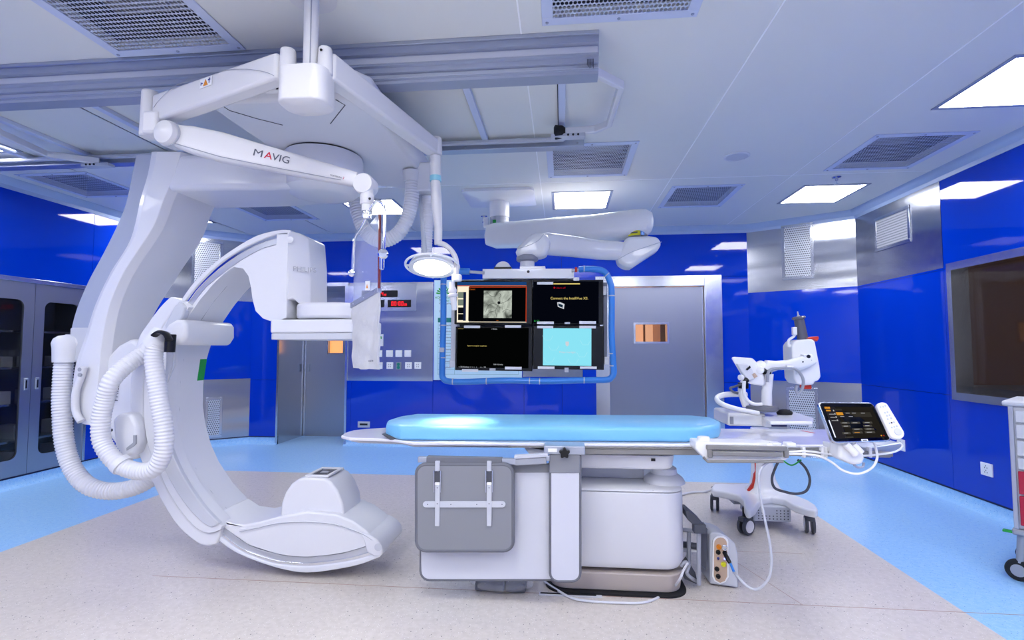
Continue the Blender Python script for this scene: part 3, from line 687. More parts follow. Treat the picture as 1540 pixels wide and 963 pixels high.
# front nose with split lines
m = MB(); m.box(A.x+.12, D.x-.1, D.y-.12, D.y-.0, ZU+.03, ZU+.14); m.build('front_cover', white, car, bevel=.02, seg=3)
tri = PY(419, 131, D.y-.125); m = MB(); m.prism([tri+Vector((-.014, 0, -.012)), tri+Vector((.014, 0, -.012)), tri+Vector((0, 0, .014))], (0, -.002, 0)); m.build('black_triangle', black, car)
m = MB(); m.box(A.x+.2, D.x-.15, D.y-.02, D.y+.2, ZU+.14, ZU+.155); m.build('dark_gap', black, car)
for pts in ([(330, 147), (333, 158), (345, 166), (385, 178), (425, 188)], [(505, 150), (519, 158), (497, 186)]):
    m = MB(); m.tube([PZ(a, b, ZU) for a, b in pts], .003, 6); m.build('cover_seam', dgrey, car)

# ---- scanner: turntable, L-shaped column, sleeve, arc, detector, tube
YN = 3.02
sc = car
cx, cy = PY(488, 200, 3.22).x, 3.22
m = MB(); R = .245
m.lathe((cx, cy, ZU), [(R-.01, .012), (R-.012, .0)], seg=64); m.build('bearing_gap', black, sc)
m = MB(); m.lathe((cx, cy, ZU), [(R-.03, -.002), (R, -.012), (R+.005, -.03), (R+.01, -.155), (R, -.168)], seg=64); m.build('turntable', white, sc)
m = MB(); m.lathe((cx, cy, ZU), [(R-.015, -.165), (R-.015, -.178)], seg=64); m.build('turntable_gap', ink, sc)
m = MB(); m.lathe((cx, cy, ZU), [(R-.01, -.176), (R-.01, -.235), (R-.04, -.262), (R-.10, -.274), (.001, -.276)], seg=64); m.build('turntable_cap', white, sc)
# horizontal beam from turntable to column: plan view swept in z
zb0, zb1 = ZU-.262, ZU-.03
xl0 = PY(226, 250, YN).x
plan = [(cx+.02, cy-R+.10), (cx-.12, cy-R+.07), (cx-.28, cy-R+.08), (cx-.5, YN+.01), (xl0+.1, YN), (xl0, YN+.03), (xl0, YN+.42), (xl0+.12, YN+.46), (cx-.3, YN+.46), (cx, cy+R-.04)]
m = MB(); m.prism([Vector((x, y, zb0)) for x, y in plan], (0, 0, zb1-zb0)); m.build('horizontal_beam', white, sc, bevel=.035, seg=4)
# column: a light front face that turns into the lavender side, and a grey plate behind its outer edge
Lf = [(228, 228), (222, 262), (211, 300), (196, 360), (166, 410), (143, 459), (128, 506), (113, 552), (108, 599), (110, 625), (124, 638)]
Rf = [(272, 228), (262, 262), (246, 300), (229, 343), (188, 406), (168, 449), (158, 486), (151, 532), (146, 590), (143, 630), (137, 640)]
def interp(pl_, n):
    p3 = spline([Vector((a, b, 0)) for a, b in pl_], n); return [(p.x, p.y) for p in p3]
Ls, Rs = interp(Lf, 5), interp(Rf, 5)
m = MB(); rs = []
for i, ((ax, ay), (bx_, by)) in enumerate(zip(Ls, Rs)):
    dd_ = .40 if ay < 420 else .40-.12*min((ay-420)/120, 1)
    a = PY(ax, ay, YN+.03); b = PY((ax*.82+bx_*.18), ay*.82+by*.18, YN); c = PY(bx_, by, YN); c2 = c+Vector((.03, .05, 0)); d = PY(bx_, by, YN)+Vector((.035, dd_, 0)); e = PY(ax, ay, YN+.03)+Vector((.02, dd_-.02, 0)); 
    rs.append([a, b, c, c2, d, e])
m.rings(rs); m.build('column', white, sc, bevel=.012, seg=3, ang=25)
Lg = [(205, 232), (191, 300), (179, 333), (156, 380), (133, 423), (116, 463), (108, 492), (108, 500)]
Rg = [(240, 232), (225, 300), (205, 360), (176, 410), (153, 459), (138, 492), (134, 500), (132, 506)]
Ls, Rs = interp(Lg, 5), interp(Rg, 5)
m = MB(); m.rings([[PY(*a, YN+.05), PY(*b, YN+.05), PY(*b, YN+.05)+Vector((0, .3, 0)), PY(*a, YN+.05)+Vector((.02, .3, 0))] for a, b in zip(Ls, Rs)]); o = m.build('side_plate', mat('grey_edge_plate', '#a6aec2', .45), sc, bevel=.004)
o['label'] = 'grey edge plate of the curved column'
m = MB(); a = PY(105, 493, YN+.04); m.box(a.x, a.x+.16, YN+.04, YN+.3, a.z-.22, a.z); m.build('lower_bracket', lgrey, sc, bevel=.01)
# small grip on the column foot
m = MB(); m.tube(spline(PYs([(126, 552), (122, 566), (114, 590), (114, 618), (122, 634)], YN-.03), 5), [.022]*21, 12); m.build('column_grip', white, sc)
for y in (556, 564): 
    m = MB(); m.lathe(PY(121, y, YN-.045), [(.012, -.002), (.012, .008), (.005, .008)], (0,-1,0), 14); m.build('round_button', mgrey, sc)
# pivot block between column and sleeve
piv = [(140, 570), (152, 545), (176, 520), (198, 508), (214, 520), (212, 560), (210, 640), (206, 690), (192, 694), (172, 670), (158, 650), (140, 640)]
m = MB(); m.prism(PYs(piv, YN+.04), (0, .3, 0)); m.build('pivot_block', white, sc, bevel=.03, seg=4)
m = MB(); m.prism(PYs([(168, 632), (178, 622), (196, 622), (206, 640), (207, 668), (202, 684), (184, 688), (172, 672)], YN-.17), (0, .22, 0)); m.build('brake_housing', white, sc, bevel=.02, seg=4)
m = MB(); m.lathe(PY(169, 647, YN-.165), [(.008, 0), (.008, .006)], (-.5,-.86,0), 12); m.build('lock_pin', black, sc)
m = MB(); m.prism(PYs([(200, 655), (204, 655), (204, 668), (200, 672), (190, 678), (190, 674), (200, 666)], YN-.176), (0, .01, 0)); m.build('release_slot', mgrey, sc)
text('PHILIPS', .045, frame_at(PY(177, 604, YN+.035), (0.05,0,1), (-1,0,.05)), ink, 'side_lettering', sc)

YA, DA = 2.95, .34
outer = [(437,346),(418,346),(387,354),(356,371),(325,393),(293,423),(275,447),(262,468),(240,500),(226,540),(219,580),(217,620),(221,665),(232,705),(250,745),(278,780),(316,804),(350,829),(392,847),(430,858),(462,862),(500,858),(540,850),(572,838)]
groove_o = [(437,350),(415,353),(387,363),(356,379),(325,401),(296,430),(279,452),(266,472),(244,503),(230,542),(223,581),(221,620),(225,663),(236,702),(254,741),(281,774),(321,800),(360,830),(404,847),(430,851),(462,853),(500,849),(534,843),(571,833)]
groove_i = [(437,362),(415,368),(392,375),(365,390),(337,410),(309,433),(292,455),(277,478),(256,507),(240,544),(234,581),(232,620),(236,658),(246,694),(264,730),(290,765),(332,790),(374,820),(418,834),(440,837),(462,838),(495,835),(520,831),(566,817)]
inner = [(437,396),(410,394),(365,396),(349,403),(337,412),(322,426),(300,452),(283,477),(265,505),(254,540),(248,580),(247,620),(251,650),(260,684),(273,713),(296,748),(325,780),(354,797),(386,793),(418,786),(462,784),(505,788),(543,801),(566,816)]
def band(a, b, y, d, name, m_, bev=.006, n=4, parent=sc):
    A_, B_ = interp(a, n), interp(b, n); k = min(len(A_), len(B_)); m = MB()
    m.rings([[PY(*p, y), PY(*q, y), PY(*q, y)+Vector((0, d, 0)), PY(*p, y)+Vector((0, d, 0))] for p, q in zip(A_[:k], B_[:k])])
    return m.build(name, m_, parent, bevel=bev, seg=3)
def match(a, n):                      # resample a pixel polyline to n points by length
    L = [0]
    for p, q in zip(a, a[1:]): L.append(L[-1]+math.dist(p, q))
    out = []
    for i in range(n):
        t = L[-1]*i/(n-1); j = max(k for k in range(len(L)) if L[k] <= t+1e-9); j = min(j, len(a)-2)
        f_ = (t-L[j])/(L[j+1]-L[j]); out.append((a[j][0]+(a[j+1][0]-a[j][0])*f_, a[j][1]+(a[j+1][1]-a[j][1])*f_))
    return out
GO, GI, OU = groove_o, groove_i, outer
band(OU, GO, YA-.012, DA+.03, 'outer_rim', white)
band(GO, GI, YA+.004, .02, 'steel_track', tracks, .002)
band(GO[:], [(a*.4+c*.6, b*.4+d*.6) for (a, b), (c, d) in zip(groove_i, groove_o)], YA-.001, .01, 'track_ridge', chrome, .002)
AI = match(inner, 90); GI2 = match(groove_i, 90)
# body of the arc: polygon between the groove and the inner edge
m = MB(); k = len(GI2); rs = [[PY(*p, YA-.006), PY(*q, YA-.006), PY(*q, YA-.006)+Vector((0, DA, 0)), PY(*p, YA-.006)+Vector((0, DA, 0))] for p, q in zip(GI2, AI)]
m.rings(rs); m.build('arc_body', white, sc, bevel=.008, seg=3)
# deep part under the track, so that the arc is solid
m = MB(); G1, G2 = match(groove_o, 60), match(groove_i, 60)
m.rings([[PY(*p, YA+.024), PY(*q, YA+.024), PY(*q, YA+.02)+Vector((0, DA-.03, 0)), PY(*p, YA+.02)+Vector((0, DA-.03, 0))] for p, q in zip(G1, G2)]); m.build('arc_core', white, sc)
# seam line running round the inner surface
m = MB(); sm = [PY(*p, YA+.12) for p in inner[5:17]]
sm = [PY(a, b, YA)+Vector((.002, .12, 0)) for a, b in inner[5:17]]
m.tube(spline(sm, 4), .004, 6); m.build('inner_seam', mgrey, sc)
a_, b_ = PY(325, 780, YA), PY(325, 780, YA)
m = MB(); m.tube([a_+Vector((.002, 0, .003)), a_+Vector((.002, DA, .003))], .004, 6); m.build('cover_joint', dgrey, sc)
# lens-shaped side cover line on the foot of the arc
m = MB(); m.tube(spline(PYs([(360, 800), (386, 795), (418, 788), (462, 786), (505, 790), (543, 803), (560, 813)], YA-.013), 5), .0018, 6); m.build('side_cover_line', mgrey, sc)
# end cap and shell at the foot
m = MB(); e = [(543, 802), (556, 806), (566, 812), (574, 822), (576, 832), (572, 838), (562, 838), (552, 832)]
m.prism(PYs(e, YA-.014), (0, DA+.03, 0)); m.build('arc_end_cap', white, sc, bevel=.01, seg=3)
m = MB(); m.lathe(PY(569, 823, YA-.016), [(.02, 0), (.022, .004), (.008, .005)], (0,-1,0), 18); m.build('end_screw_cover', lgrey, sc)
top_shell = [(321,773),(340,786),(366,790),(392,785),(418,778),(462,770),(505,774),(530,784),(548,797),(562,811),(543,803),(505,790),(462,786),(418,788),(386,795),(354,799),(332,787)]
m = MB(); m.prism(PYs(top_shell, YA+.0), (0, DA, 0)); m.build('tube_shell', white, sc, bevel=.012, seg=3)
# X-ray tube housing
tube_o = [(421,780),(423,757),(429,741),(438,728),(448,721),(458,719),(488,720),(497,725),(507,738),(515,758),(518,784)]
m = MB(); m.prism(PYs(tube_o, YA+.04), (0, .27, 0)); tb = m.build('tube_housing', white, sc, bevel=.014, seg=4)
p = PY(480, 719.5, YA+.04); zt_ = PY(475, 719, YA+.04).z
xa, xb = PY(456, 719, YA+.04).x, PY(492, 720, YA+.04).x
fr = MB(); y0_, y1_ = YA+.06, YA+.28; k = .022
fr.box(xa, xb, y0_, y0_+k, zt_-.002, zt_+.01); fr.box(xa, xb, y1_-k, y1_, zt_-.002, zt_+.01); fr.box(xa, xa+k, y0_+k, y1_-k, zt_-.002, zt_+.01); fr.box(xb-k, xb, y0_+k, y1_-k, zt_-.002, zt_+.01)
fr.build('window_frame', white, tb, bevel=.004)
m = MB(); m.box(xa+k, xb-k, y0_+k, y1_-k, zt_-.001, zt_+.003); m.build('beam_window', mat('smoked_beam_window', '#1d1c20', .08, spec=.8), tb)
m = MB(); m.box(xa+.05, xb-.05, y0_+.09, y0_+.13, zt_+.003, zt_+.006); m.build('filter_plate', mgrey, tb)

# ---- sleeve that holds the arc
sw_o = [(256,446),(240,462),(222,486),(207,510),(198,550),(195,600),(198,650),(210,690),(228,725),(244,757),(267,792),(293,815),(310,822),(326,819)]
sw_i = [(272,452),(258,472),(240,500),(226,530),(218,560),(216,600),(218,645),(226,680),(242,716),(258,748),(276,774),(296,795),(314,802),(332,797)]
band(sw_o, sw_i, YA-.03, DA+.06, 'sleeve', white, .018)
sg_i = [(284,462),(268,486),(252,512),(250,545),(247,580),(246,620),(250,650),(260,684),(273,713),(292,744),(310,765),(327,783),(331,789),(334,792)]
o = band(sw_i, sg_i, YA-.045, .10, 'sleeve_cover', white, .012); 
low_i = [(230,660),(236,685),(252,716),(268,744),(286,768),(304,786),(318,794)]; low_j = [(248,650),(260,684),(273,713),(292,744),(308,765),(324,782),(330,788)]
o = band(low_i, low_j, YA-.055, .03, 'brake_strip', lgrey, .008); o['label'] = 'grey lower strip of the sleeve'
m = MB(); m.prism(PYs([(262,460),(272,454),(279,462),(275,476),(262,492),(250,500),(247,490)], YA-.06), (0, .05, 0)); m.build('sleeve_shoulder', lgrey, sc, bevel=.01, seg=3)
cl = [(244,499),(252,488),(264,481),(275,480),(280,488),(280,506),(272,519),(258,519),(248,512)]
m = MB(); m.prism(PYs(cl, YA-.10), (0, DA+.12, 0)); m.build('clamp_head', white, sc, bevel=.02, seg=4)
# green label on the far inner face
m = MB(); gp = [PY(a, b, YA+.29)+Vector((.004, 0, 0)) for a, b in [(267,548),(262,580),(261,606)]]
m.rings([[p+Vector((0, 0, 0)), p+Vector((.004, 0, 0)), p+Vector((.004, .035, 0)), p+Vector((0, .035, 0))] for p in gp]); 
gl_ = []
for (ax, ay), q in zip([(254,540),(248,580),(247,605)], range(3)): gl_.append(PY(ax, ay, YA)+Vector((.001, 0, 0)))
m = MB(); m.rings([[p+Vector((0, .27, 0)), p+Vector((.004, .27, 0)), p+Vector((.004, .335, 0)), p+Vector((0, .335, 0))] for p in gl_]); gg = m.build('green_label', greenp, sc)
# ---- detector head
hd1 = [(353,402),(365,404),(373,415),(377,432),(379,449),(384,468),(395,479),(406,483),(418,483),(431,478),(431,452),(434,352),(416,352),(415,369),(392,376),(365,391),(352,401)]
m = MB(); m.prism(PYs(hd1, YA-.02), (0, DA+.0, 0)); m.build('detector_carrier', white, sc, bevel=.014, seg=3)
fx = [(431,347,0),(448,350,.03),(464,358,.10),(467,400,.10),(467,458,.10),(450,458,.05),(440,449,.02),(431,452,0)]
fr_ = [PY(a, b, YA-.021+y) for a, b, y in fx]; bk = [Vector((p.x, YA+DA-.03, p.z)) for p in fr_]
m = MB(); m.rings([fr_, bk]); m.build('carrier_nose', white, sc, bevel=.01, seg=3)
uxp = (PY(466, 408, YA+.06)-PY(440, 401, YA+.005)); uxp.z = 0
text('PHILIPS', .042, frame_at(PY(441, 408, YA-.006)+Vector((0, -.006, 0)), uxp, (0,0,1)), mgrey, 'carrier_lettering', sc)
m = MB(); m.lathe(PY(437, 361, YA-.02), [(.02, 0), (.02, .006), (.004, .008)], (0,-1,0), 20); m.build('round_cap', white, sc)
m = MB(); c_ = PY(470, 400, YA+.2); m.lathe((c_.x-.01, YA+.2, c_.z), [(.03, -.01), (.03, .02), (.015, .03)], (1,0,0), 20); m.build('side_knob', white, sc)
def slab(px0, px1, py0, py1, y0, y1, r, name, m_, bev=.01):
    a = PY(px0, py1, y0); b = PY(px1, py0, y0)
    pl_ = rrect((a.x+b.x)/2, (y0+y1)/2, abs(b.x-a.x), y1-y0, r, 6)
    m = MB(); m.prism([Vector((x, y, a.z)) for x, y in pl_], (0, 0, b.z-a.z)); return m.build(name, m_, sc, bevel=bev, seg=3)
slab(431, 530, 454, 479, YA-.04, YA+.36, .15, 'rotating_mount', white, .02)
slab(404, 533, 480, 501, YA-.07, YA+.40, .03, 'detector', white)
slab(405, 532, 501, 511, YA-.066, YA+.396, .03, 'detector_face', lgrey, .004)

# ---- corrugated hoses
def hose(pts, r, name, parent, m_=white, pitch=.019, n=12, amp=.11):
    c_ = resample(spline(pts, n), pitch/5); rad = [r*(1-amp*(.5-.5*math.cos(2*PI*i/5))) for i in range(len(c_))]
    m = MB(); m.tube(c_, rad, 24); return m.build(name, m_, parent, sharp=False)
ha = [PY(a, b, YN+.04) for a, b in [(97,535),(94,575),(93,613),(97,666),(110,706),(133,731),(160,741),(190,737),(212,724),(236,700)]]
for i, p in enumerate(ha[6:]): p.y += .03*(i+1)
hose(ha, .054, 'corrugated_hose', sc)
m = MB(); p = PY(98, 545, YN+.04); m.lathe(p, [(.066, 0), (.067, .02), (.07, .09), (.075, .12), (.066, .15), (.04, .17), (.002, .176)], seg=32); m.build('hose_elbow', white, sc)
m = MB(); q = PY(98, 516, YN+.04); m.cyl(q, q+Vector((.10, .08, 0)), .055); m.build('hose_port', white, sc)
hb = [PY(a, b, YA-.19) for a, b in [(192,528),(180,545),(168,572),(158,602),(152,632),(153,662),(166,686),(185,702),(208,709),(228,707),(240,695),(247,672),(246,640),(240,605),(234,565),(231,540),(234,520),(242,508)]]
hb[0].y += .16; hb[1].y += .08; hb[-1].y += .0
hose(hb, .049, 'corrugated_hose', sc)
m = MB(); a = hb[0]; m.tube([a+Vector((.03, .04, .05)), a+Vector((0, 0, -.0)), a+Vector((-.012, -.012, -.03))], [.065, .062, .056], 24); m.build('hose_collar', white, sc)
m = MB(); m.tube([PY(244, 497, YA-.17), PY(236, 512, YA-.19), PY(228, 519, YA-.19)], [.045, .056, .054], 24); m.build('hose_collar', white, sc)
m = MB(); m.tube(spline(PYs([(232, 505), (240, 500), (250, 503), (255, 512)], YA-.25), 4), .012, 10, flat=2.2); m.build('strap', black, sc)
m = MB(); m.tube([PY(257, 503, YA-.2), PY(255, 530, YA-.2)], .028, 16); m.build('strap_holder', black, sc, bevel=.003)
m = MB(); m.tube([PY(183, 694, YA-.24)+Vector((-.01, 0, .03)), PY(178, 706, YA-.24), PY(174, 710, YA-.2)], [.014, .014, .014], 10, flat=1)
m = MB(); c_ = PY(182, 699, YA-.19)
tdir = (PY(190, 705, YA-.19)-PY(172, 690, YA-.19)).normalized()
m.lathe(c_-tdir*.016, [(.05, 0), (.057, 0), (.057, .032), (.05, .032)], tdir, 24); m.build('hose_clip', white, sc)
m = MB(); m.tube(PYs([(262, 520), (262, 550), (251, 575)], YA-.06), .007, 8); m.build('thin_cable', lgrey, sc)
# hanging hose loop behind the arc, from the carriage
hc = [PZ(618, 262, ZU-.03)]
YH = hc[0].y
hc = [PY(a, b, YH) for a, b in [(620,268),(619,300),(612,330),(598,352),(578,362),(560,358),(546,342),(537,316),(531,288)]]
hl = hose(hc, .052, 'corrugated_hose', car)
m = MB(); m.cyl(PY(619, 258, YH), PY(619, 274, YH), .062, .058); m.build('hose_collar', white, car)
# tapered cable duct behind the operating lamp
hd_ = [PY(a, b, YH+.1) for a, b in [(643,296),(643,330),(642,360),(641,392)]]
hose(hd_, .041, 'cable_duct', car)
m = MB(); m.tube([PY(633, 283, YH+.1), PY(634, 300, YH+.1), PY(639, 388, YH+.05)], [.035, .022, .016], 14); m.build('steel_tube', lgrey, car)
m = MB(); c1, c2 = PY(654, 294, YH+.1), PY(630, 240, YH+.1); m.box(c2.x+.0, c1.x, YH-.02, YH+.2, c1.z, ZU+.05); m.build('rear_block', white, car, bevel=.01)
# ================================================================ CEILING SUSPENSION WITH LAMP AND SHIELD
YS = 2.2
sp = thing('ceiling_suspension', 'cream ceiling column with two jointed arms, one to the lamp, one to the shield', 'suspension arm', tuple(PY(466, 140, YS)))
c = PY(466, 140, YS); zc = c.z
m = MB(); m.tube([(c.x, YS, ZC), (c.x, YS, zc+.02)], .033, 32, flat=1.0); m.build('ceiling_column', cream, sp)
m = MB(); m.box(c.x+.012, c.x+.016, YS-.034, YS-.03, zc, ZC); m.build('column_seam', mgrey, sp)
m = MB(); m.lathe((c.x, YS, ZC), [(.11, 0), (.11, -.01), (.035, -.02)], seg=32); m.build('ceiling_rosette', cream, sp)
ztop = PY(460, 110, YS).z; zbot = PY(460, 160, YS).z
hubp = rrect(c.x-.014, YS, .225, .17, .06, 6)
m = MB(); m.rings([[Vector((x, y, ztop)) for x, y in hubp], [Vector((x, y, zbot)) for x, y in hubp], [Vector((c.x+(x-c.x)*.6, YS+(y-YS)*.6, zbot-.022)) for x, y in hubp]]); m.build('hub', cream, sp, bevel=.006, seg=3)
# left arm
EL = PZ(231, 136, 2.60); EL = Vector((EL.x, 2.52, 0)); EL.x = PY(228, 170, 2.52).x
zt1 = PY(440, 80, YS).z; ze1 = PY(228, 140, 2.52).z; ze0 = PY(228, 205, 2.52).z
xa = PY(433, 100, YS).x
m = MB(); m.cyl((xa, YS, ztop-.01), (xa, YS, PY(433, 75, YS).z), .038, .034, 28); m.build('arm_joint', cream, sp, bevel=.008)
def beam(p, q, h0, h1, w0, w1, name, m_, par, bev=.012):
    p, q = Vector(p), Vector(q); d = (q-p).normalized(); s_ = Vector((-d.y, d.x, 0)).normalized(); u_ = Vector((0, 0, 1)); rs = []
    for t, hh, ww in ((0, h0, w0), (1, h1, w1)):
        c_ = p.lerp(q, t); rs.append([c_+s_*a*ww/2+u_*b*hh/2 for a, b in ((1,-1),(1,1),(-1,1),(-1,-1))])
    m = MB(); m.rings(rs); return m.build(name, m_, par, bevel=bev, seg=3)
pa = PY(433, 100, YS); pb = PY(245, 170, 2.52)
beam(PY(425, 103, 2.21), PY(240, 168, 2.5), .125, .15, .075, .085, 'upper_arm', cream, sp, .015)
# seam arcs on the arm covers
for pts in ([(231,162),(240,150),(262,130),(286,121)], [(338,105),(370,104),(398,108),(412,114)]):
    m = MB(); Y_ = [2.43, 2.43, 2.40, 2.37] if pts[0][0] < 300 else [2.29, 2.24, 2.2, 2.165]
    m.tube(spline([PY(a, b, y_-.012) for (a, b), y_ in zip(pts, Y_)], 5), .0015, 6); m.build('cover_seam', mgrey, sp)
# warning sticker
u_ = (PY(326, 118, 2.32)-PY(300, 128, 2.36)); u_.normalize()
a = PY(301, 134, 2.335); st = MB(); up_ = Vector((0,0,1)); nrm = u_.cross(up_)
st.prism([a, a+u_*.085, a+u_*.085+up_*.045, a+up_*.045], nrm*.002); sk = st.build('warning_sticker', warmw, sp, smooth=False)
m = MB(); q = a+u_*.042+nrm*.0025; m.prism([q-u_*.017+up_*.006, q+u_*.017+up_*.006, q+up_*.038], nrm*.001); m.build('warning_triangle', orange, sk, smooth=False)
m = MB(); q = a+u_*.007+nrm*.0025; m.prism([q+up_*.014, q+u_*.004+up_*.014, q+u_*.004+up_*.03, q+up_*.03], nrm*.001); q = a+u_*.007+up_*.02+nrm*.0025; m.prism([q, q+u_*.015, q+u_*.015+up_*.004, q+up_*.004], nrm*.001); m.build('arrow_symbol', navy, sk, smooth=False)
m = MB(); q = a+u_*.066+nrm*.0025; m.prism([q+up_*.012, q+u_*.004+up_*.012, q+u_*.004+up_*.04, q+up_*.04], nrm*.001); q = a+u_*.06+up_*.027+nrm*.0025; m.prism([q, q+u_*.016, q+u_*.016+up_*.005, q+up_*.005], nrm*.001); m.build('figure_symbol', navy, sk, smooth=False)
# elbow
e = PY(225, 170, 2.5)
m = MB(); m.tube([(e.x, 2.5, PY(225, 207, 2.5).z), (e.x, 2.5, PY(225, 138, 2.5).z)], [.044, .040], 28); m.build('elbow_post', cream, sp, bevel=.008)
m = MB(); m.obox(PY(234, 188, 2.47), (1,0,0), (0,1,0), (0,0,1), .045, .045, .06); m.build('elbow_block', cream, sp, bevel=.015, seg=3)
EC = PY(246, 198, 2.40)
m = MB(); m.lathe(EC, [(.062, .09), (.064, .01), (.058, -.004), (.03, -.014), (.001, -.018)], (.12,1,0), 36); m.build('elbow_disc', cream, sp)
m = MB(); m.lathe(EC, [(.067, .085), (.067, .022)], (.12,1,0), 36); m.build('elbow_ring', lgrey, sp)
# spring arm towards the shield
P0, P1 = PY(250, 202, 2.45), PY(538, 271, 2.60)
rs = []; d = (P1-P0)
for t, h_, w_ in ((0, .10, .07), (.15, .145, .075), (.3, .155, .08), (.5, .13, .078), (.75, .105, .072), (.93, .085, .07), (1, .08, .06)):
    c_ = P0+d*t; rr = rrect(0, 0, w_, h_, .024, 4); s_ = Vector((-d.y, d.x, 0)).normalized(); up_ = Vector((-d.z*.0, 0, 1))
    rs.append([c_+s_*x+up_*z for x, z in rr])
m = MB(); m.rings(rs); m.build('spring_arm', cream, sp)
m = MB(); dd_ = d.normalized(); s_ = Vector((d.y, -d.x, 0)).normalized()
m.tube([P0+d*.04+s_*.036+Vector((0,0,-.045)), P0+d*.3+s_*.04+Vector((0,0,-.06)), P0+d*.6+s_*.04+Vector((0,0,-.048)), P0+d*.92+s_*.036+Vector((0,0,-.03))], .0022, 6); m.build('arm_seam', mgrey, sp)
b0 = PY(381, 240, 2.47); uu = (PY(433, 250, 2.53)-PY(381, 240, 2.5)).normalized(); 
off_ = s_*.005
bb = P0+d*.44+s_*.0405; zz = Vector((0,0,1))
def on_arm(t, dz): 
    w_ = .079 if t < .6 else .074
    return P0+d*t+s_*(w_/2+.001)+zz*dz
txM = frame_at(on_arm(.462, -.012), d, zz)
tM = text('M', .052, txM, ink, 'arm_lettering', sp, sx=1.35)
t2 = text('A', .052, frame_at(on_arm(.522, -.012), d, zz), logo_red, 'arm_lettering', sp, sx=1.2)
t3 = text('VIG', .052, frame_at(on_arm(.560, -.012), d, zz), ink, 'arm_lettering', sp, sx=1.15)
t4 = text('PORTEGRA', .012, frame_at(on_arm(.865, -.022), d, zz), ink, 'arm_lettering', sp)
t5 = text('2', .016, frame_at(on_arm(.93, -.022), d, zz), logo_red, 'arm_lettering', sp)
E2 = PY(545, 275, 2.57)
m = MB(); m.lathe(E2, [(.054, .09), (.055, .01), (.05, -.002), (.02, -.008), (.001, -.009)], (0,1,0), 32); m.build('wrist_disc', cream, sp)
m = MB(); q0, q1 = PY(553, 280, 2.60), PY(552, 318, 2.60); m.tube([q0+Vector((0,0,.02)), q0, q1], [.02, .03, .028], 20); m.build('wrist_stem', cream, sp)
m = MB(); m.lathe(PY(552, 300, 2.60), [(.034, -.028), (.036, -.02), (.036, .02), (.03, .03)], (0,0,1), 24); m.build('wrist_collar', cream, sp)
m = MB(); m.lathe(PY(556, 299, 2.563), [(.007, 0), (.006, .004)], (0,-1,0), 12); m.build('screw', black, sp)
m = MB(); m.lathe(PY(552, 318, 2.60), [(.02, .01), (.026, 0), (.026, -.012), (.018, -.018), (.018, -.03)], (0,0,1), 20); m.build('steel_joint', chrome, sp)
# right arm
rj = PY(489, 95, YS); 
m = MB(); m.cyl((rj.x, YS, ztop-.02), (rj.x, YS, PY(489, 72, YS).z), .036, .03, 28); m.build('arm_joint', cream, sp, bevel=.01)
m = MB(); m.lathe(PY(483, 75, YS-.036), [(.006, 0), (.005, .003)], (0,-1,0), 12); m.build('screw', black, sp)
YL = 3.15
beam(PY(492, 101, YS+.02), PY(652, 223, YL), .13, .10, .08, .085, 'upper_arm', cream, sp, .015)
L0 = PY(655, 226, YL)
m = MB(); m.cyl((L0.x, YL, PY(655, 234, YL).z), (L0.x, YL, PY(655, 207, YL).z), .042, .038, 28); m.build('elbow_post', cream, sp, bevel=.01)

# ---- operating lamp
lamp = thing('operating_lamp', 'round white operating lamp, switched on, hanging in front of the screens', 'lamp', tuple(PY(652, 400, YL)))
m = MB(); m.cyl(PY(655, 235, YL), PY(655, 266, YL), .034, .034, 24); m.build('swivel_tube', cream, lamp)
m = MB(); m.cyl(PY(655, 265, YL), PY(655, 273, YL), .036, .036, 24); m.build('blue_light_ring', mat('pale_cyan_ring', '#8fd0e0', .3), lamp)
m = MB(); m.tube([PY(655, 270, YL), PY(656, 300, YL), PY(659, 344, YL)], [.032, .036, .028], 20, flat=.9); m.build('spring_tube', cream, lamp)
m = MB(); m.cyl(PY(659, 343, YL), PY(659, 368, YL), .026, .024, 20); m.build('lower_sleeve', cream, lamp)
YO = YL-.02
m = MB(); m.tube(spline(PYs([(659, 366), (668, 368), (678, 376), (685, 388), (687, 402), (686, 412)], YO), 6), .016, 14); m.build('yoke_arm', cream, lamp)
lc = PY(650, 401, YO); ln_ = Vector((-.25, -.35, -1)).normalized()
ln_ = Vector((.03, -.30, -1)).normalized(); R = .142
m = MB(); m.lathe(lc, [(.04, -.05), (.10, -.045), (R-.01, -.02), (R, 0), (R, .012), (R-.012, .016), (R-.03, .01)], ln_, 56); m.build('lamp_head', warmw, lamp)
m = MB(); m.lathe(lc, [(R-.028, .005), (R-.03, .0125), (.001, .015)], ln_, 48); m.build('lens', lamp_glow, lamp)
ul = ln_.orthogonal().normalized(); vl = ln_.cross(ul)
m = MB(); m.tube([lc+(ul*math.cos(2*PI*k/56)+vl*math.sin(2*PI*k/56))*(R+.022) - ln_*.004 for k in range(56)], .0075, 10, close=True); m.build('grip_ring', warmw, lamp)
for k in range(4):
    a = 2*PI*k/4+.6; dv = ul*math.cos(a)+vl*math.sin(a); m = MB(); m.cyl(lc+dv*(R-.004), lc+dv*(R+.022), .008, .008, 8); m.build('ring_spoke', warmw, lamp)
m = MB(); c_ = PY(687, 418, YO); m.obox(c_, (1,0,0), (0,1,0), (0,0,1), .028, .03, .022); m.build('pivot_block', warmw, lamp, bevel=.01, seg=3)
m = MB(); m.lathe(PY(679, 424, YO-.04), [(.014, 0), (.018, .03), (.026, .05), (.026, .062), (.021, .07), (.03, .078), (.03, .09), (.020, .096), (.017, .17), (.013, .175)], (.12, 0, -1), 24); m.build('lamp_handle', cream, lamp)

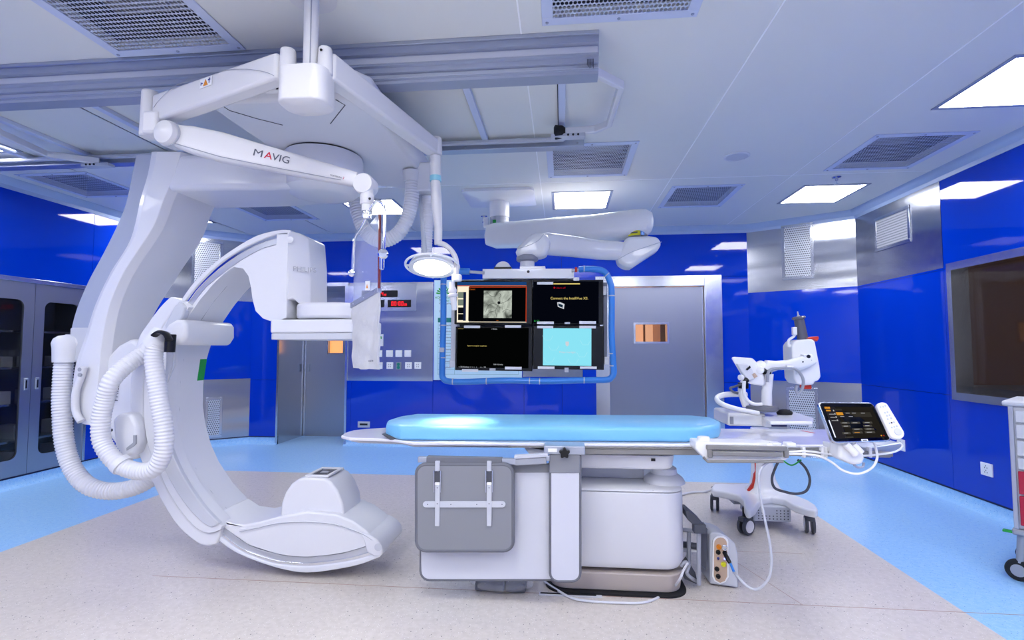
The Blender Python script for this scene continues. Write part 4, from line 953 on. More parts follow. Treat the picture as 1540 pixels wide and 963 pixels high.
# ---- radiation shield (acrylic pane, steel bracket, cloth skirt)
sh = thing('radiation_shield', 'hanging clear radiation shield with steel bracket and crinkled grey skirt, seen nearly edge-on', 'shield', tuple(PY(552, 330, 2.66)))
YR, YLt = 2.60, 2.76
def SP(px, py):                       # point on the shield's plane
    a, b = PY(532, 500, YLt), PY(569, 500, YR); d_ = ray(px, py); n_ = Vector((b.y-a.y, -(b.x-a.x), 0)); t = (a-CO).dot(n_)/d_.dot(n_); return CO+d_*t
shn = Vector((SP(569, 500).y-SP(532, 500).y, -(SP(569, 500).x-SP(532, 500).x), 0)).normalized()
if shn.y > 0: shn = -shn
pane = [SP(a, b) for a, b in [(533, 359), (556, 337), (569, 322), (571, 325), (570, 434), (531, 462)]]
m = MB(); m.prism(pane, -shn*.012); m.build('acrylic_pane', acryl, sh, smooth=False)
m = MB(); e0, e1 = SP(571, 323), SP(570, 434); m.tube([e0, e0.lerp(e1, .5), e1], [.0075]*3, 8); m.build('pane_edge', mat('amber_pane_edge', '#6b1c12', .2, coat=1), sh)
m = MB(); bd = [SP(528, 456), SP(569, 432), SP(569, 440), SP(528, 464)]; m.prism([p+shn*.006 for p in bd], -shn*.026); m.build('clamp_strip', alu, sh, bevel=.002)
for t in (.12, .5, .88):
    m = MB(); p = SP(528+41*t, 460-24*t)+shn*.007; m.lathe(p, [(.004, 0), (.003, .003)], shn, 10); m.build('screw', chrome, sh)
# cloth skirt with creases
m = MB(); nu, nv = 14, 24; fr = []
for j in range(nv+1):
    row = []
    for i in range(nu+1):
        u, v = i/nu, j/nv; px = 529+40*u; top = 462-24*u; bot = 553.5+2.5*u+(1.2 if i in (5, 6, 7) else 0)
        p = SP(px, top+(bot-top)*v); w_ = .0035*math.sin(9*u+7*v+2*math.sin(5*v))+.003*math.sin(17*v-6*u)+.002*math.sin(23*u+11*v)
        row.append(p+shn*(w_*min(1, v*4)))
    fr.append(row)
N_ = (nu+1)*(nv+1); vs = [p for r in fr for p in r]; vs2 = [p-shn*.012 for p in vs]; fs = []
for j in range(nv):
    for i in range(nu):
        a = j*(nu+1)+i; fs.append((a, a+1, a+nu+2, a+nu+1)); fs.append((a+N_, a+nu+1+N_, a+nu+2+N_, a+1+N_))
bd = [i for i in range(nu)]+[j*(nu+1)+nu for j in range(nv)]+[nv*(nu+1)+i for i in range(nu, 0, -1)]+[j*(nu+1) for j in range(nv, 0, -1)]
for a, b in zip(bd, bd[1:]+bd[:1]): fs.append((a, a+N_, b+N_, b))
m.add(vs+vs2, fs); m.build('skirt', mat('crinkled_grey_cloth', '#c6c7cb', .65, bump=((14, 14, 9), .5, .02, 4)), sh)
p = SP(561, 546)+shn*.02; 
text('xtraSORB', .012, frame_at(SP(558, 544)+shn*.016, SP(568, 544)-SP(558, 544), (0,0,1)), ink, 'skirt_lettering', sh)
p = SP(550, 437)+shn*.002; ux = (SP(560, 437)-SP(550, 437)).normalized()
m = MB(); m.prism([p, p+ux*.045, p+ux*.045+Vector((0,0,.05)), p+Vector((0,0,.05))], shn*.0015); s2 = m.build('pane_sticker', warmw, sh, smooth=False)
m = MB(); q = p+ux*.02+shn*.002+Vector((0,0,.012)); m.prism([q-ux*.008, q+ux*.01, q+ux*.001+Vector((0,0,.022))], shn*.001); m.build('warning_mark', orange, s2, smooth=False)
# fork bracket
w0 = PY(552, 325, 2.60)
m = MB(); m.tube(spline([w0, PY(545, 340, 2.63), PY(534, 358, 2.70), PY(531, 385, 2.74), PY(530, 410, 2.75)], 5), .0075, 10); m.build('bracket_rod', chrome, sh)
m = MB(); m.tube(spline([w0+Vector((.0,0,.01)), PY(560, 310, 2.58), PY(566, 303, 2.57), PY(574, 305, 2.57), PY(578, 315, 2.57), PY(578, 350, 2.57), PY(577, 378, 2.57)], 5), .0085, 10); m.build('bracket_rod', chrome, sh)
m = MB(); m.obox(w0, (1,0,0), (0,1,0), (0,0,1), .02, .018, .018); m.build('bracket_hub', steelf, sh, bevel=.005)
m = MB(); k_ = PY(576, 382, 2.55); m.lathe(k_, [(.012, .05), (.024, .03), (.024, .01), (.026, .008), (.026, -.006), (.02, -.012), (.001, -.013)], (-.3,1,0), 24); m.build('clamp_knob', chrome, sh)
m = MB(); m.lathe(PY(574, 397, 2.57), [(.012, .04), (.012, -.02), (.009, -.03)], (0,0,1), 14); m.build('clamp_stem', chrome, sh)
m = MB(); k_ = PY(529, 411, 2.73); m.lathe(k_, [(.018, .02), (.02, 0), (.018, -.012), (.006, -.016)], (-.3,1,0), 20); m.build('clamp_knob', chrome, sh)

# ================================================================ SCREEN BOOM AND SCREENS
bm_ = thing('screen_boom', 'white jointed ceiling arm that carries the screens, with a yellow label at its elbow', 'suspension arm', tuple(PZ(751, 300, ZC)))
bm_.location.z = ZC
pc = PZ(751, 298, ZC); YBm = 5.42
x0, x1 = PZ(693, 284, ZC).x, PZ(804, 290, ZC).x
pl_ = rrect((x0+x1)/2, 5.4, x1-x0, .62, .06, 5)
m = MB(); m.rings([[Vector((x, y, ZC-.001)) for x, y in pl_], [Vector((x, y, ZC-.03)) for x, y in pl_], [Vector(((x0+x1)/2+(x-(x0+x1)/2)*.6, 5.4+(y-5.4)*.6, ZC-.06)) for x, y in pl_]]); m.build('ceiling_cover', warmw, bm_)
cx_ = PY(751, 320, YBm).x
m = MB(); m.cyl((cx_, YBm, ZC-.06), (cx_, YBm, PY(751, 328, YBm).z), .108, .108, 36); m.build('column', warmw, bm_)
m = MB(); m.cyl((cx_, YBm, PY(751, 326, YBm).z), (cx_, YBm, PY(751, 344, YBm).z), .10, .10, 36); m.build('column_ring', lgrey, bm_)
m = MB(); a = PY(741, 335, YBm-.1); m.box(a.x, a.x+.035, YBm-.105, YBm-.085, a.z-.05, a.z+.03); m.build('green_label', greenp, bm_)
m = MB(); a = PY(727, 327, YBm-.08); m.box(a.x, a.x+.05, YBm-.09, YBm-.02, a.z-.11, a.z); m.build('side_bracket', warmw, bm_, bevel=.006)
def loft(secs, name, m_, par, k=5, rr=.35, ss=0):
    """secs = (center, half_h, half_w) along x mostly; rounded boxes"""
    rs = []
    for i, (c_, hh, hw) in enumerate(secs):
        c_ = Vector(c_); a_ = Vector(secs[max(i-1, 0)][0]); b_ = Vector(secs[min(i+1, len(secs)-1)][0]); d_ = (b_-a_).normalized(); s_ = Vector((-d_.y, d_.x, 0)).normalized(); u_ = d_.cross(s_)
        r_ = min(hh, hw)*rr*2*.99; rs.append([c_+s_*x+u_*z for x, z in rrect(0, 0, 2*hw, 2*hh, min(r_, min(hh, hw)*.98), k)])
    m = MB(); m.rings(rs); return m.build(name, m_, par)
Y1a, Y1b = 5.4, 5.0
loft([(PY(729, 354, Y1a), .02, .02), (PY(732, 354, Y1a), .10, .10), (PY(745, 355, Y1a), .125, .14), (PY(780, 353, Y1a-.04), .13, .15), (PY(840, 349, 5.27), .135, .15), (PY(900, 345, 5.15), .135, .145), (PY(950, 338, 5.03), .13, .14), (PY(972, 335, Y1b), .12, .13), (PY(979, 335, Y1b), .09, .09), (PY(982, 335, Y1b), .04, .04)], 'first_arm', warmw, bm_)
m = MB(); m.cyl(PY(958, 341, Y1b), PY(958, 355, Y1b), .098, .098, 32); el = m.build('elbow_ring', mgrey, bm_)
a = PY(945, 348, Y1b-.098); 
def arc_label(c_, r_, a0, a1, z0, z1, name, m_, par):
    m = MB(); n = 8; rs = []
    for i in range(n+1):
        t = a0+(a1-a0)*i/n; d_ = Vector((math.sin(t), -math.cos(t), 0)); q = Vector((c_.x, c_.y, 0))+d_*r_
        rs.append([q+Vector((0,0,z0)), q+Vector((0,0,z1)), q+d_*.002+Vector((0,0,z1)), q+d_*.002+Vector((0,0,z0))])
    m.rings(rs); return m.build(name, m_, par)
cc_ = PY(958, 348, Y1b); z0, z1 = PY(958, 353.5, Y1b-.1).z, PY(958, 344.5, Y1b-.1).z
yl_ = arc_label(cc_, .0985, -1.1, .15, z0, z1, 'yellow_label', yellow, bm_); arc_label(cc_, .0985, .2, .6, z0, z1, 'blue_label', bluetape, bm_)
arc_label(cc_, .101, -.9, -.1, z0+.02, z0+.032, 'label_print', ink, bm_)
# knuckle housing
m = MB(); kn = [(936,366),(944,355),(975,354),(990,356),(996,366),(990,376),(962,394),(950,402),(940,402),(932,396),(928,390),(930,378)]
m.prism(PYs(kn, 4.9), (0, .22, 0)); m.build('knuckle_housing', warmw, bm_, bevel=.04, seg=5)
m = MB(); m.tube(spline(PYs([(995, 364), (970, 372), (948, 380), (930, 390)], 4.898), 4), .003, 6); m.build('housing_seam', lgrey, bm_)
loft([(PY(938, 378, 4.98), .085, .07), (PY(900, 376, 4.93), .09, .075), (PY(860, 371, 4.86), .095, .08), (PY(822, 367, 4.80), .10, .08), (PY(800, 368, 4.76), .09, .07)], 'spring_arm', warmw, bm_)
m = MB(); kn = [(775,378),(779,370),(795,355),(805,350),(816,349),(823,353),(827,361),(826,372),(821,382),(813,387),(800,385),(785,388),(776,386)]
m.prism(PYs(kn, 4.55), (0, .20, 0)); m.build('lower_knuckle', warmw, bm_, bevel=.04, seg=5)
m = MB(); m.tube(spline(PYs([(777, 374), (790, 371), (808, 363), (818, 352)], 4.548), 4), .0025, 6); m.build('housing_seam', lgrey, bm_)
pj = PY(793, 385, 4.63)
m = MB(); m.lathe((pj.x, pj.y, PY(793, 392, 4.63).z), [(.085, .045), (.098, .03), (.098, -.0), (.085, -.01), (.07, -.012)], seg=32); m.build('rotary_ring', mgrey, bm_)
m = MB(); m.cyl((pj.x, pj.y, PY(793, 391, 4.63).z), (pj.x, pj.y, PY(793, 404, 4.63).z), .065, .065, 32); m.build('hanger_tube', warmw, bm_)

# screens: frame of axes from the photographed corners
YM = 4.40
TL, TR, BL, BR = PY(685, 422, YM), PY(907, 421.5, YM), PY(687, 559, YM), PY(908, 556, YM)
mx_ = (TR-TL).normalized(); my_ = Vector((-mx_.y, mx_.x, 0)).normalized(); mz_ = mx_.cross(my_)
mw, mh = (TR-TL).length, (TL-BL).length
def MP(u, v, t=0): return TL+mx_*u*mw-mz_*v*mh-my_*t       # u right, v down (0..1), t towards the viewer
def mbox(mb, u0, v0, u1, v1, t0, t1, mi=0):
    P_ = MP; return mb.hexa([P_(u0,v1,t1),P_(u1,v1,t1),P_(u1,v1,t0),P_(u0,v1,t0),P_(u0,v0,t1),P_(u1,v0,t1),P_(u1,v0,t0),P_(u0,v0,t0)], mi)
def pu(px, py):                       # pixel on the screen plane -> u, v
    d_ = ray(px, py); t = (TL-CO).dot(my_)/d_.dot(my_); q = CO+d_*t-TL; return q.dot(mx_)/mw, -q.dot(mz_)/mh
rack = thing('screen_rack', 'white hanging rack with blue wrapped bumper tube round the four screens', 'screen rack', tuple(MP(.5, 0, 0)))
def rbox(px0, py0, px1, py1, t0, t1, name, m_, par=rack, bev=.004):
    a, b = pu(px0, py0), pu(px1, py1); m = MB(); mbox(m, a[0], a[1], b[0], b[1], t0, t1); return m.build(name, m_, par, bevel=bev)
rbox(727, 406, 863, 420, -.12, .05, 'top_bar', warmw)
rbox(782, 401, 820, 407, -.2, .02, 'hanger_plate', warmw)
o = rbox(731, 419, 858, 423.5, -.06, -.02, 'lower_lip', lgrey)
m = MB(); q = MP(*pu(795, 410), .05); m.lathe(q, [(.012, 0), (.011, .004)], -my_, 16); m.build('screw', black, rack)
m = MB(); q = MP(*pu(756, 405), .0); m.lathe(q, [(.07, -.05), (.07, -.02), (.06, 0), (.0, .0)], -my_, 28) if 0 else m.prism([q+mx_*.07*math.cos(PI*i/14)+mz_*.07*math.sin(PI*i/14) for i in range(15)], my_*.09); m.build('camera_dome', warmw, rack, bevel=.01)
rbox(744, 403, 770, 405.5, .0, .05, 'dark_slot', black)
rbox(678, 424, 686, 546, -.12, -.04, 'side_bracket', warmw); rbox(908, 424, 914, 546, -.12, -.04, 'side_bracket', mgrey)
rbox(907, 430, 912, 444, -.05, .0, 'bracket_tab', warmw); rbox(909, 537, 916, 549, -.05, .0, 'bracket_tab', warmw); rbox(676, 541, 685, 553, -.05, .0, 'bracket_tab', warmw)
rbox(690, 430, 903, 552, -.16, -.06, 'back_plate', dgrey)
rbox(862, 418, 871, 424, .0, .03, 'label_plate', warmw)
# blue wrapped tube
tp = [(694, 409), (713, 410)]
def MPp(px, py, t=.05): return MP(*pu(px, py), t)
lp = [(692, 409), (680, 409), (672, 414), (669, 424), (669, 470), (668, 520), (667, 560), (669, 569), (676, 573), (700, 574), (760, 572), (820, 573), (880, 571.5), (910, 571), (918, 568), (922, 560), (921, 540), (919, 500), (919, 440), (916, 424), (910, 412), (900, 407), (880, 406), (870, 407)]
m = MB(); m.tube(spline([MPp(a, b) for a, b in lp], 6), .026, 16); tb_ = m.build('bumper_tube', bluetape, rack)
m = MB(); m.tube([MPp(690, 409), MPp(708, 410)], .029, 16); m.build('bumper_end', bluetape, rack, bevel=.003)
m = MB(); m.tube([MPp(706, 410), MPp(730, 412)], .013, 12); m.build('tube_stub', lgrey, rack)
m = MB(); m.tube([MPp(872, 407), MPp(860, 409)], .013, 12); m.build('tube_stub', lgrey, rack)
m = MB(); m.tube([MPp(866, 404, .06), MPp(866, 411, .06)], .010, 8); m.build('red_clip', red, rack)
for a, b, dr in [(669, 429, 'v'), (669, 490, 'v'), (668, 538, 'v'), (683, 573.5, 'h'), (733, 573, 'h'), (797, 572.5, 'h'), (812, 573, 'h'), (878, 571.5, 'h'), (920, 550, 'v'), (919, 532, 'v'), (919, 446, 'v'), (912, 415, 'd'), (878, 406, 'h')]:
    ax = {'v': mz_, 'h': mx_, 'd': (mx_-mz_).normalized()}[dr]; p = MPp(a, b); m = MB(); m.lathe(p-ax*.004, [(.024, -.001), (.0275, 0), (.0275, .008), (.024, .009)], ax, 18); m.build('wrap_tie', lgrey, rack)
rbox(664, 523, 671, 530, .06, .085, 'tube_clip', lgrey)
# four screens
scrb = mat('screen_black', '#020203', .05, spec=.5)
def quad(mons, px0, py0, px1, py1, ma, name, t=.0325, th=.0006):
    a, b = pu(px0, py0), pu(px1, py1); m = MB(); mbox(m, a[0], a[1], b[0], b[1], .03, t); return m.build(name, ma, mons, smooth=False)
def em(name, col, s_=1.0): return mat(name, '#000000', .5, emis=col, es=s_, spec=0)
MIDX, MIDY = 801.5, 491
mons = []
for (x0_, y0_, x1_, y1_), lab in (((685, 422, 800.5, 488.6), 'upper left screen showing a grey X-ray image beside a white sidebar'), ((802, 421.5, 907, 488.5), 'upper right screen, dark, with a small yellow sentence above a white box'),
                                   ((686, 491.5, 800.5, 558.5), 'lower left screen, nearly black, with one short pale line'), ((802, 490, 908, 556.5), 'lower right screen with a bright pale cyan square')):
    a, b = pu(x0_, y0_), pu(x1_, y1_); t = thing('monitor', lab, 'screen', tuple(MP((a[0]+b[0])/2, b[1], 0)), 'four screens in the rack')
    m = MB(); mbox(m, a[0], a[1], b[0], b[1], -.045, .02); m.build('bezel', black, t, bevel=.004)
    m = MB(); mbox(m, a[0]+.008, a[1]+.012, b[0]-.008, b[1]-.012, .02, .030); m.build('display_glass', scrb, t, smooth=False)
    mons.append(t)
A_, B_, C_, D_ = mons
quad(A_, 689, 425, 792, 430, em('ui_blue', '#1d4a86', .8), 'title_bar'); quad(A_, 689, 430.2, 792, 431.2, em('ui_orange', '#e8743a', .8), 'accent_line', .033)
quad(A_, 689, 431.5, 706, 485.5, em('ui_white', '#fff3d8', 1.0), 'side_bar', .0328); quad(A_, 706, 432.5, 791, 483.5, em('ui_black', '#030406', 1), 'image_area', .0329); quad(A_, 689, 484, 792, 485.6, em('ui_cream', '#f4e6c8', 1.0), 'bottom_bar', .033)
quad(A_, 706, 432.5, 791, 433.3, em('ui_red', '#c8401e', .8), 'red_line', .0331); quad(A_, 791.3, 432, 792, 485, MATS['ui_red'], 'red_edge', .0331)
for y in (440, 451, 463, 473): quad(A_, 690, y, 698, y+9, em('ui_thumb%d' % y, '#8d9a8c' if y < 460 else '#101216', .7), 'thumbnail', .0332)
quad(A_, 698, 440, 701.5, 483, em('ui_navy', '#141d3c', 1), 'side_strip', .0332)
# angiogram: pale field with dark branching vessels
an = em('angiogram', '#9aa394', 1); N_, L_, b_ = nodes(an)
tc = N_.new('ShaderNodeTexCoord'); nz = N_.new('ShaderNodeTexNoise'); nz.inputs['Scale'].default_value = 9; nz.inputs['Detail'].default_value = 6; nz.inputs['Distortion'].default_value = 1.2
L_.new(tc.outputs['Object'], nz.inputs['Vector']); rp = N_.new('ShaderNodeValToRGB'); rp.color_ramp.elements[0].position = .33; rp.color_ramp.elements[0].color = srgb('#3a403a'); rp.color_ramp.elements[1].position = .62; rp.color_ramp.elements[1].color = srgb('#c3cbbf')
L_.new(nz.outputs[0], rp.inputs[0]); L_.new(rp.outputs[0], b_.inputs['Emission Color'])
quad(A_, 728.5, 438, 770, 479, an, 'xray_image', .0332)
ves = em('vessel_ink', '#15181a', 1)
random.seed(3)
for pts in ([(748,478),(746,468),(750,460),(753,455),(751,450),(754,446),(752,442)], [(750,460),(741,457),(735,461),(731,470)], [(750,458),(760,455),(768,449)], [(746,468),(738,470),(733,476)], [(733,440),(739,446),(745,447),(748,441)], [(756,470),(762,466),(768,468)]):
    m = MB(); m.tube(spline([MP(*pu(a, b), .0334) for a, b in pts], 4), .0013, 5); m.build('vessel', ves, A_)
m = MB(); m.lathe(MP(*pu(751, 456), .0332), [(.013, 0), (.012, .001)], -my_, 14); m.build('aneurysm', ves, A_)
def scr_text(par, px, py, s_, size, ma, nm='screen_writing'):
    return text(s_, size, frame_at(MP(*pu(px, py), .0336), mx_, mz_), ma, nm, par, ext=.0001)
yt = em('ui_yellow', '#e8d27a', 1.0); wt = em('ui_text', '#d8dce4', .9); rt_ = em('ui_redtext', '#c01828', .8); gt = em('ui_green', '#2fae4a', .9); ot = em('ui_orangetext', '#d06a20', .8)
scr_text(A_, 707, 437, 'Patient', .018, ot); scr_text(A_, 747, 483.5, 'XA', .014, ot)
quad(B_, 802, 424.5, 900, 487, em('ui_deep', '#04060f', 1), 'image_area', .0318)
quad(B_, 832, 427, 872, 428.6, yt, 'title_bar', .0325); scr_text(B_, 832, 435, '\u25c6 Alarm off', .02, rt_); scr_text(B_, 828, 451, 'Connect the IntelliVue X3.', .029, yt); scr_text(B_, 803, 484, '\u25b2 OK', .018, gt)
m = MB(); pp = [MP(*pu(a, b), .0325) for a, b in [(838, 455.5), (842, 455), (849, 458), (848, 465.5), (839, 462)]]; m.prism(pp, -my_*.001); bx = m.build('box_icon', wt, B_, smooth=False)
m = MB(); pp = [MP(*pu(a, b), .0336) for a, b in [(839.5, 457), (846.5, 459.5), (846, 463.5), (840, 461)]]; m.prism(pp, -my_*.001); m.build('icon_screen', em('ui_icon', '#12283a', 1), bx, smooth=False)
quad(C_, 689, 493, 795, 554, em('ui_dark2', '#030404', 1), 'image_area', .0318)
scr_text(C_, 704, 521, 'System is ready for acquisition', .0135, yt); scr_text(C_, 690, 495.6, '\u2014\u2014\u2014', .016, yt); scr_text(C_, 740, 496, '\u25aa Patient', .013, wt)
scr_text(C_, 691, 552.5, '\u25aa  2D-Roadmap  \u25aa  \u25aa  \u25aa   \u25aa       \u25aa \u25aa   XA', .014, wt); scr_text(C_, 743, 549, '0:00  0.0 mGy', .014, wt)
cy_ = em('cyan_screen', '#8fe9fb', .95)
quad(D_, 817, 494, 889, 550.5, cy_, 'cyan_field', .0325)
hx = em('cyan_hex', '#bff6ff', .95)
for a, b in [(824, 505), (833, 520), (880, 512), (875, 530), (862, 540), (826, 538)]:
    pts = [(a+8*math.cos(PI/3*i), b+8*math.sin(PI/3*i)) for i in range(4)]; m = MB(); m.tube([MP(*pu(*q), .0326) for q in pts], .0009, 4); m.build('honeycomb_line', hx, D_)
m = MB(); m.prism([MP(*pu(a, b), .0328) for a, b in [(850.5, 514), (855.5, 514), (855.5, 519), (853, 521.5), (850.5, 519)]], -my_*.001); m.build('shield_icon', wt, D_, smooth=False)
scr_text(D_, 841, 531, 'Philips Interlight', .021, wt)
# white tape strips and tags on the bezels
for par, lst in ((A_, [(699, 490, 723, 494), (760, 489.5, 784, 493.5)]), (B_, [(808, 425, 832, 429), (808, 484, 833, 488.2), (871, 483.5, 896, 488)]), (C_, [(696, 555, 720, 559.5), (760, 551.5, 785, 556)]), (D_, [(808, 490.5, 832, 494.5), (871, 490.3, 896, 494.5), (809, 551, 834, 555), (872, 551, 897, 554.8)])):
    for r_ in lst:
        a, b = pu(r_[0], r_[1]), pu(r_[2], r_[3]); m = MB(); mbox(m, a[0], a[1], b[0], b[1], .03, .037); q = m.build('tape_strip', warmw, par, bevel=.001)
for r_, par in (((849, 485, 857, 488), B_), ((737, 554, 746, 557.5), C_), ((849, 553, 855, 560), D_)):
    a, b = pu(r_[0], r_[1]), pu(r_[2], r_[3]); m = MB(); mbox(m, a[0], a[1], b[0], b[1], .03, .036); m.build('name_tag', lgrey, par, bevel=.001)

ld = bpy.data.lights.new('lamp_light', 'SPOT'); ld.energy = 260; ld.spot_size = math.radians(26); ld.spot_blend = .5; ld.shadow_soft_size = .11; ld.color = (1, .97, .92)
lo = bpy.data.objects.new('lamp_light', ld); COL.objects.link(lo); lo.parent = lamp; lo.matrix_parent_inverse = Matrix.Translation(-origin(lamp))
lo.location = lc+ln_*.03; lo.rotation_euler = (PZ(694, 633, .905)-lo.location).to_track_quat('-Z', 'Y').to_euler()
# ================================================================ EXAMINATION TABLE
YT = 2.83                              # front edge of the table top
tb_x = PY(950, 890, 2.93).x
tbl = thing('examination_table', 'long white examination table on a boxy pedestal with taupe foot', 'table', (tb_x-.2, 3.2, 0))
# pedestal
bx0, bx1 = PY(822, 800, 2.93).x, PY(1030, 800, 2.98).x
zb = [PY(900, y, 2.93).z for y in (893, 858, 740)]
def body(x0, x1, y0, y1, zs, r, name, m_, ins=None, bev=.006):
    rs = []
    for i, z in enumerate(zs):
        k = (ins or [0]*len(zs))[i]; rs.append([Vector((x, y, z)) for x, y in rrect((x0+x1)/2, (y0+y1)/2, x1-x0-2*k, y1-y0-2*k, max(r-k*.5, .02), 8)])
    m = MB(); m.rings(rs); return m.build(name, m_, tbl, bevel=bev)
Y0b, Y1b_ = 2.93, 3.50
m = MB(); m.rings([[Vector((x, y, z)) for x, y in rrect((bx0+bx1)/2, (Y0b+Y1b_)/2+.0, bx1-bx0+.02, Y1b_-Y0b+.04, .12, 8)] for z in (.001, .012)]); m.build('floor_gasket', rubber, tbl)
body(bx0, bx1, Y0b, Y1b_, [.012, .11], .11, 'taupe_foot', taupe, [.018, .006])['label'] = 'taupe foot of the pedestal'
z1_, z2_, z3_, z4_ = PY(950, 858, Y0b).z, PY(950, 846, Y0b).z, PY(950, 741, Y0b).z, PY(1000, 706, Y0b+.1).z
body(bx0, bx1, Y0b, Y1b_, [z1_, z2_, z3_-.002], .11, 'pedestal_cover', white, [.02, 0, 0])
body(bx0, bx1, Y0b, Y1b_, [z3_+.002, z3_+.010, z3_+.016], .11, 'pedestal_shoulder', white, [0, .003, .012])
xs = PY(982, 720, Y0b).x; dcx = PY(999, 722, 3.12).x
m = MB(); m.lathe((dcx, 3.13, z3_+.014), [(.118, 0), (.115, .012), (.106, .026), (.090, .040), (.074, .050), (.071, .080), (.064, .086), (.001, .087)], seg=40); m.build('shoulder_dome', white, tbl)
m = MB(); m.box(bx0+.08, xs-.01, 3.18, 3.42, z3_+.016, z4_+.02); m.build('lift_neck', white, tbl, bevel=.004)
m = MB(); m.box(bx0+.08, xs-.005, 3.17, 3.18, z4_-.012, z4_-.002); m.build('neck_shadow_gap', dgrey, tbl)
m = MB(); m.tube([Vector((xs, Y0b+.002, z3_+.012)), Vector((xs, 3.17, z3_+.0175))], .002, 6); m.build('lid_seam', mgrey, tbl)
# longitudinal carrier under the top
xc0, xc1 = PY(826, 690, 2.92).x, PY(1017, 690, 2.92).x
zc0, zc1 = PY(900, 706, 2.92).z, PY(900, 684, 2.92).z
m = MB(); m.rings([[Vector((x, y, z)) for x, y in rrect((xc0+xc1)/2, 3.17, xc1-xc0-2*k, .50-2*k, .06, 6)] for z, k in ((zc0, .02), (zc0+.01, .01), (zc1, 0))]); m.build('top_carrier', white, tbl, bevel=.004)
m = MB(); m.box(xs-.01, xs+.012, 2.915, 2.93, zc0+.03+.02, zc1-.015); m.build('slot', black, tbl)
# table top: long white board with a rounded left tip
zt1, zt0 = .822, .804
def Tz(px, py, z=zt1): return PZ(px, py, z)
lx = PY(519, 652, 3.1).x
tipx = PZ(519, 651, zt1).x; xR = PY(1350, 668, 2.93).x
plan = [(xR-.02, YT+.01), (xR, YT+.06), (xR-.02, YT+.50), (xR-.07, YT+.56), (-.4, YT+.58), (PZ(610, 640, zt1).x, YT+.58), (PZ(575, 643, zt1).x, YT+.50), (tipx+.08, YT+.47), (tipx+.01, YT+.40), (tipx, YT+.30), (tipx+.02, YT+.20), (tipx+.1, YT+.13), (PZ(590, 660, zt1).x, YT+.10), (PZ(625, 664, zt1).x, YT), (-.4, YT)]
m = MB(); m.prism([Vector((x, y, zt0)) for x, y in plan], (0, 0, zt1-zt0)); m.build('table_top', tabm, tbl, bevel=.006, seg=3)
m = MB(); q = [(x, y) for x, y in plan[:-2]]; m.prism([Vector((x*1.0+( .05 if x < -.9 else -.02), 3.13+(y-3.13)*.8, zt0-.02)) for x, y in plan], (0, 0, .021)); m.build('top_core', lgrey, tbl, bevel=.006)
# tray edge at the head end and dark wedge
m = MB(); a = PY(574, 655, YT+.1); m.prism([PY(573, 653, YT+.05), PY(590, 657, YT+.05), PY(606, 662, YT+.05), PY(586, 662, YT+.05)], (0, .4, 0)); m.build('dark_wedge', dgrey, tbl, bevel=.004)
m = MB(); m.prism([PY(618, 664, YT+.05), PY(640, 665, YT+.05), PY(636, 670, YT+.05), PY(624, 669, YT+.05)], (0, .06, 0)); m.build('edge_clip', white, tbl, bevel=.004)
# aluminium side rail
xa0, xa1 = PY(818, 678, YT).x, PY(1052, 678, YT).x
m = MB(); m.box(PY(765, 670, YT).x, xR-.02, YT-.008, YT+.02, zt0-.006, zt0); m.build('rail_lip', railg, tbl, bevel=.002)
m = MB(); m.box(xa0, xR-.02, YT, YT+.05, PY(900, 685, YT).z, zt0-.007); m.build('side_rail', railg, tbl, bevel=.003)
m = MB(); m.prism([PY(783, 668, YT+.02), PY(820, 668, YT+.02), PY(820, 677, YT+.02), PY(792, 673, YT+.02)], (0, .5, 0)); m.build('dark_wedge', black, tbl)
m = MB(); m.prism([PY(786, 671, YT+.04), PY(820, 678, YT+.04), PY(820, 686, YT+.04), PY(796, 683, YT+.04)], (0, .45, 0)); m.build('underside_fin', white, tbl)
# accessory slide at the right (white long bracket with rod)
YQ = 2.70
ar = thing('rail_slide_bracket', 'white sliding bracket with grey rod clamped on the table rail, right of the mattress', 'bracket', tuple(PY(1120, 682, YQ)))
zz = PY(1100, 670, YQ).z
def rb(x0_, y0_, x1_, y1_, y, d, name, m_, par, bev=.004, seg=2):
    a, b = PY(x0_, y1_, y), PY(x1_, y0_, y); m = MB(); m.box(a.x, b.x, y, y+d, a.z, b.z); return m.build(name, m_, par, bevel=bev, seg=seg)
m = MB(); m.prism(PYs([(1046, 665), (1160, 668), (1186, 672), (1186, 690), (1182, 693), (1068, 693), (1060, 690), (1046, 676)], YQ), (0, .13, 0)); m.build('bracket_body', warmw, ar, bevel=.01, seg=3)
rb(1063, 672, 1185, 677, YQ-.02, .02, 'upper_bar', railg, ar)
for x in (1065, 1180): rb(x, 676, x+7, 689, YQ-.018, .018, 'bar_post', railg, ar)
rb(1072, 681, 1177, 686, YQ-.03, .018, 'grip_bar', railg, ar)
m = MB(); m.tube([PY(1058, 688, YQ-.02), PY(1064, 694.5, YQ-.02), PY(1178, 694.5, YQ-.02)], .007, 10); m.build('lower_rod', railg, ar)
for i in range(6):
    x = 1076+i*21.5; rb(x, 667, x+14, 672.5, YQ+.0, .05, 'slide_clip', warmw, ar)
m = MB(); p = PY(1058, 667, YQ+.05); m.lathe(p, [(.026, -.01), (.03, 0), (.032, .025), (.028, .034), (.001, .037)], seg=28); m.build('round_knob', warmw, ar)
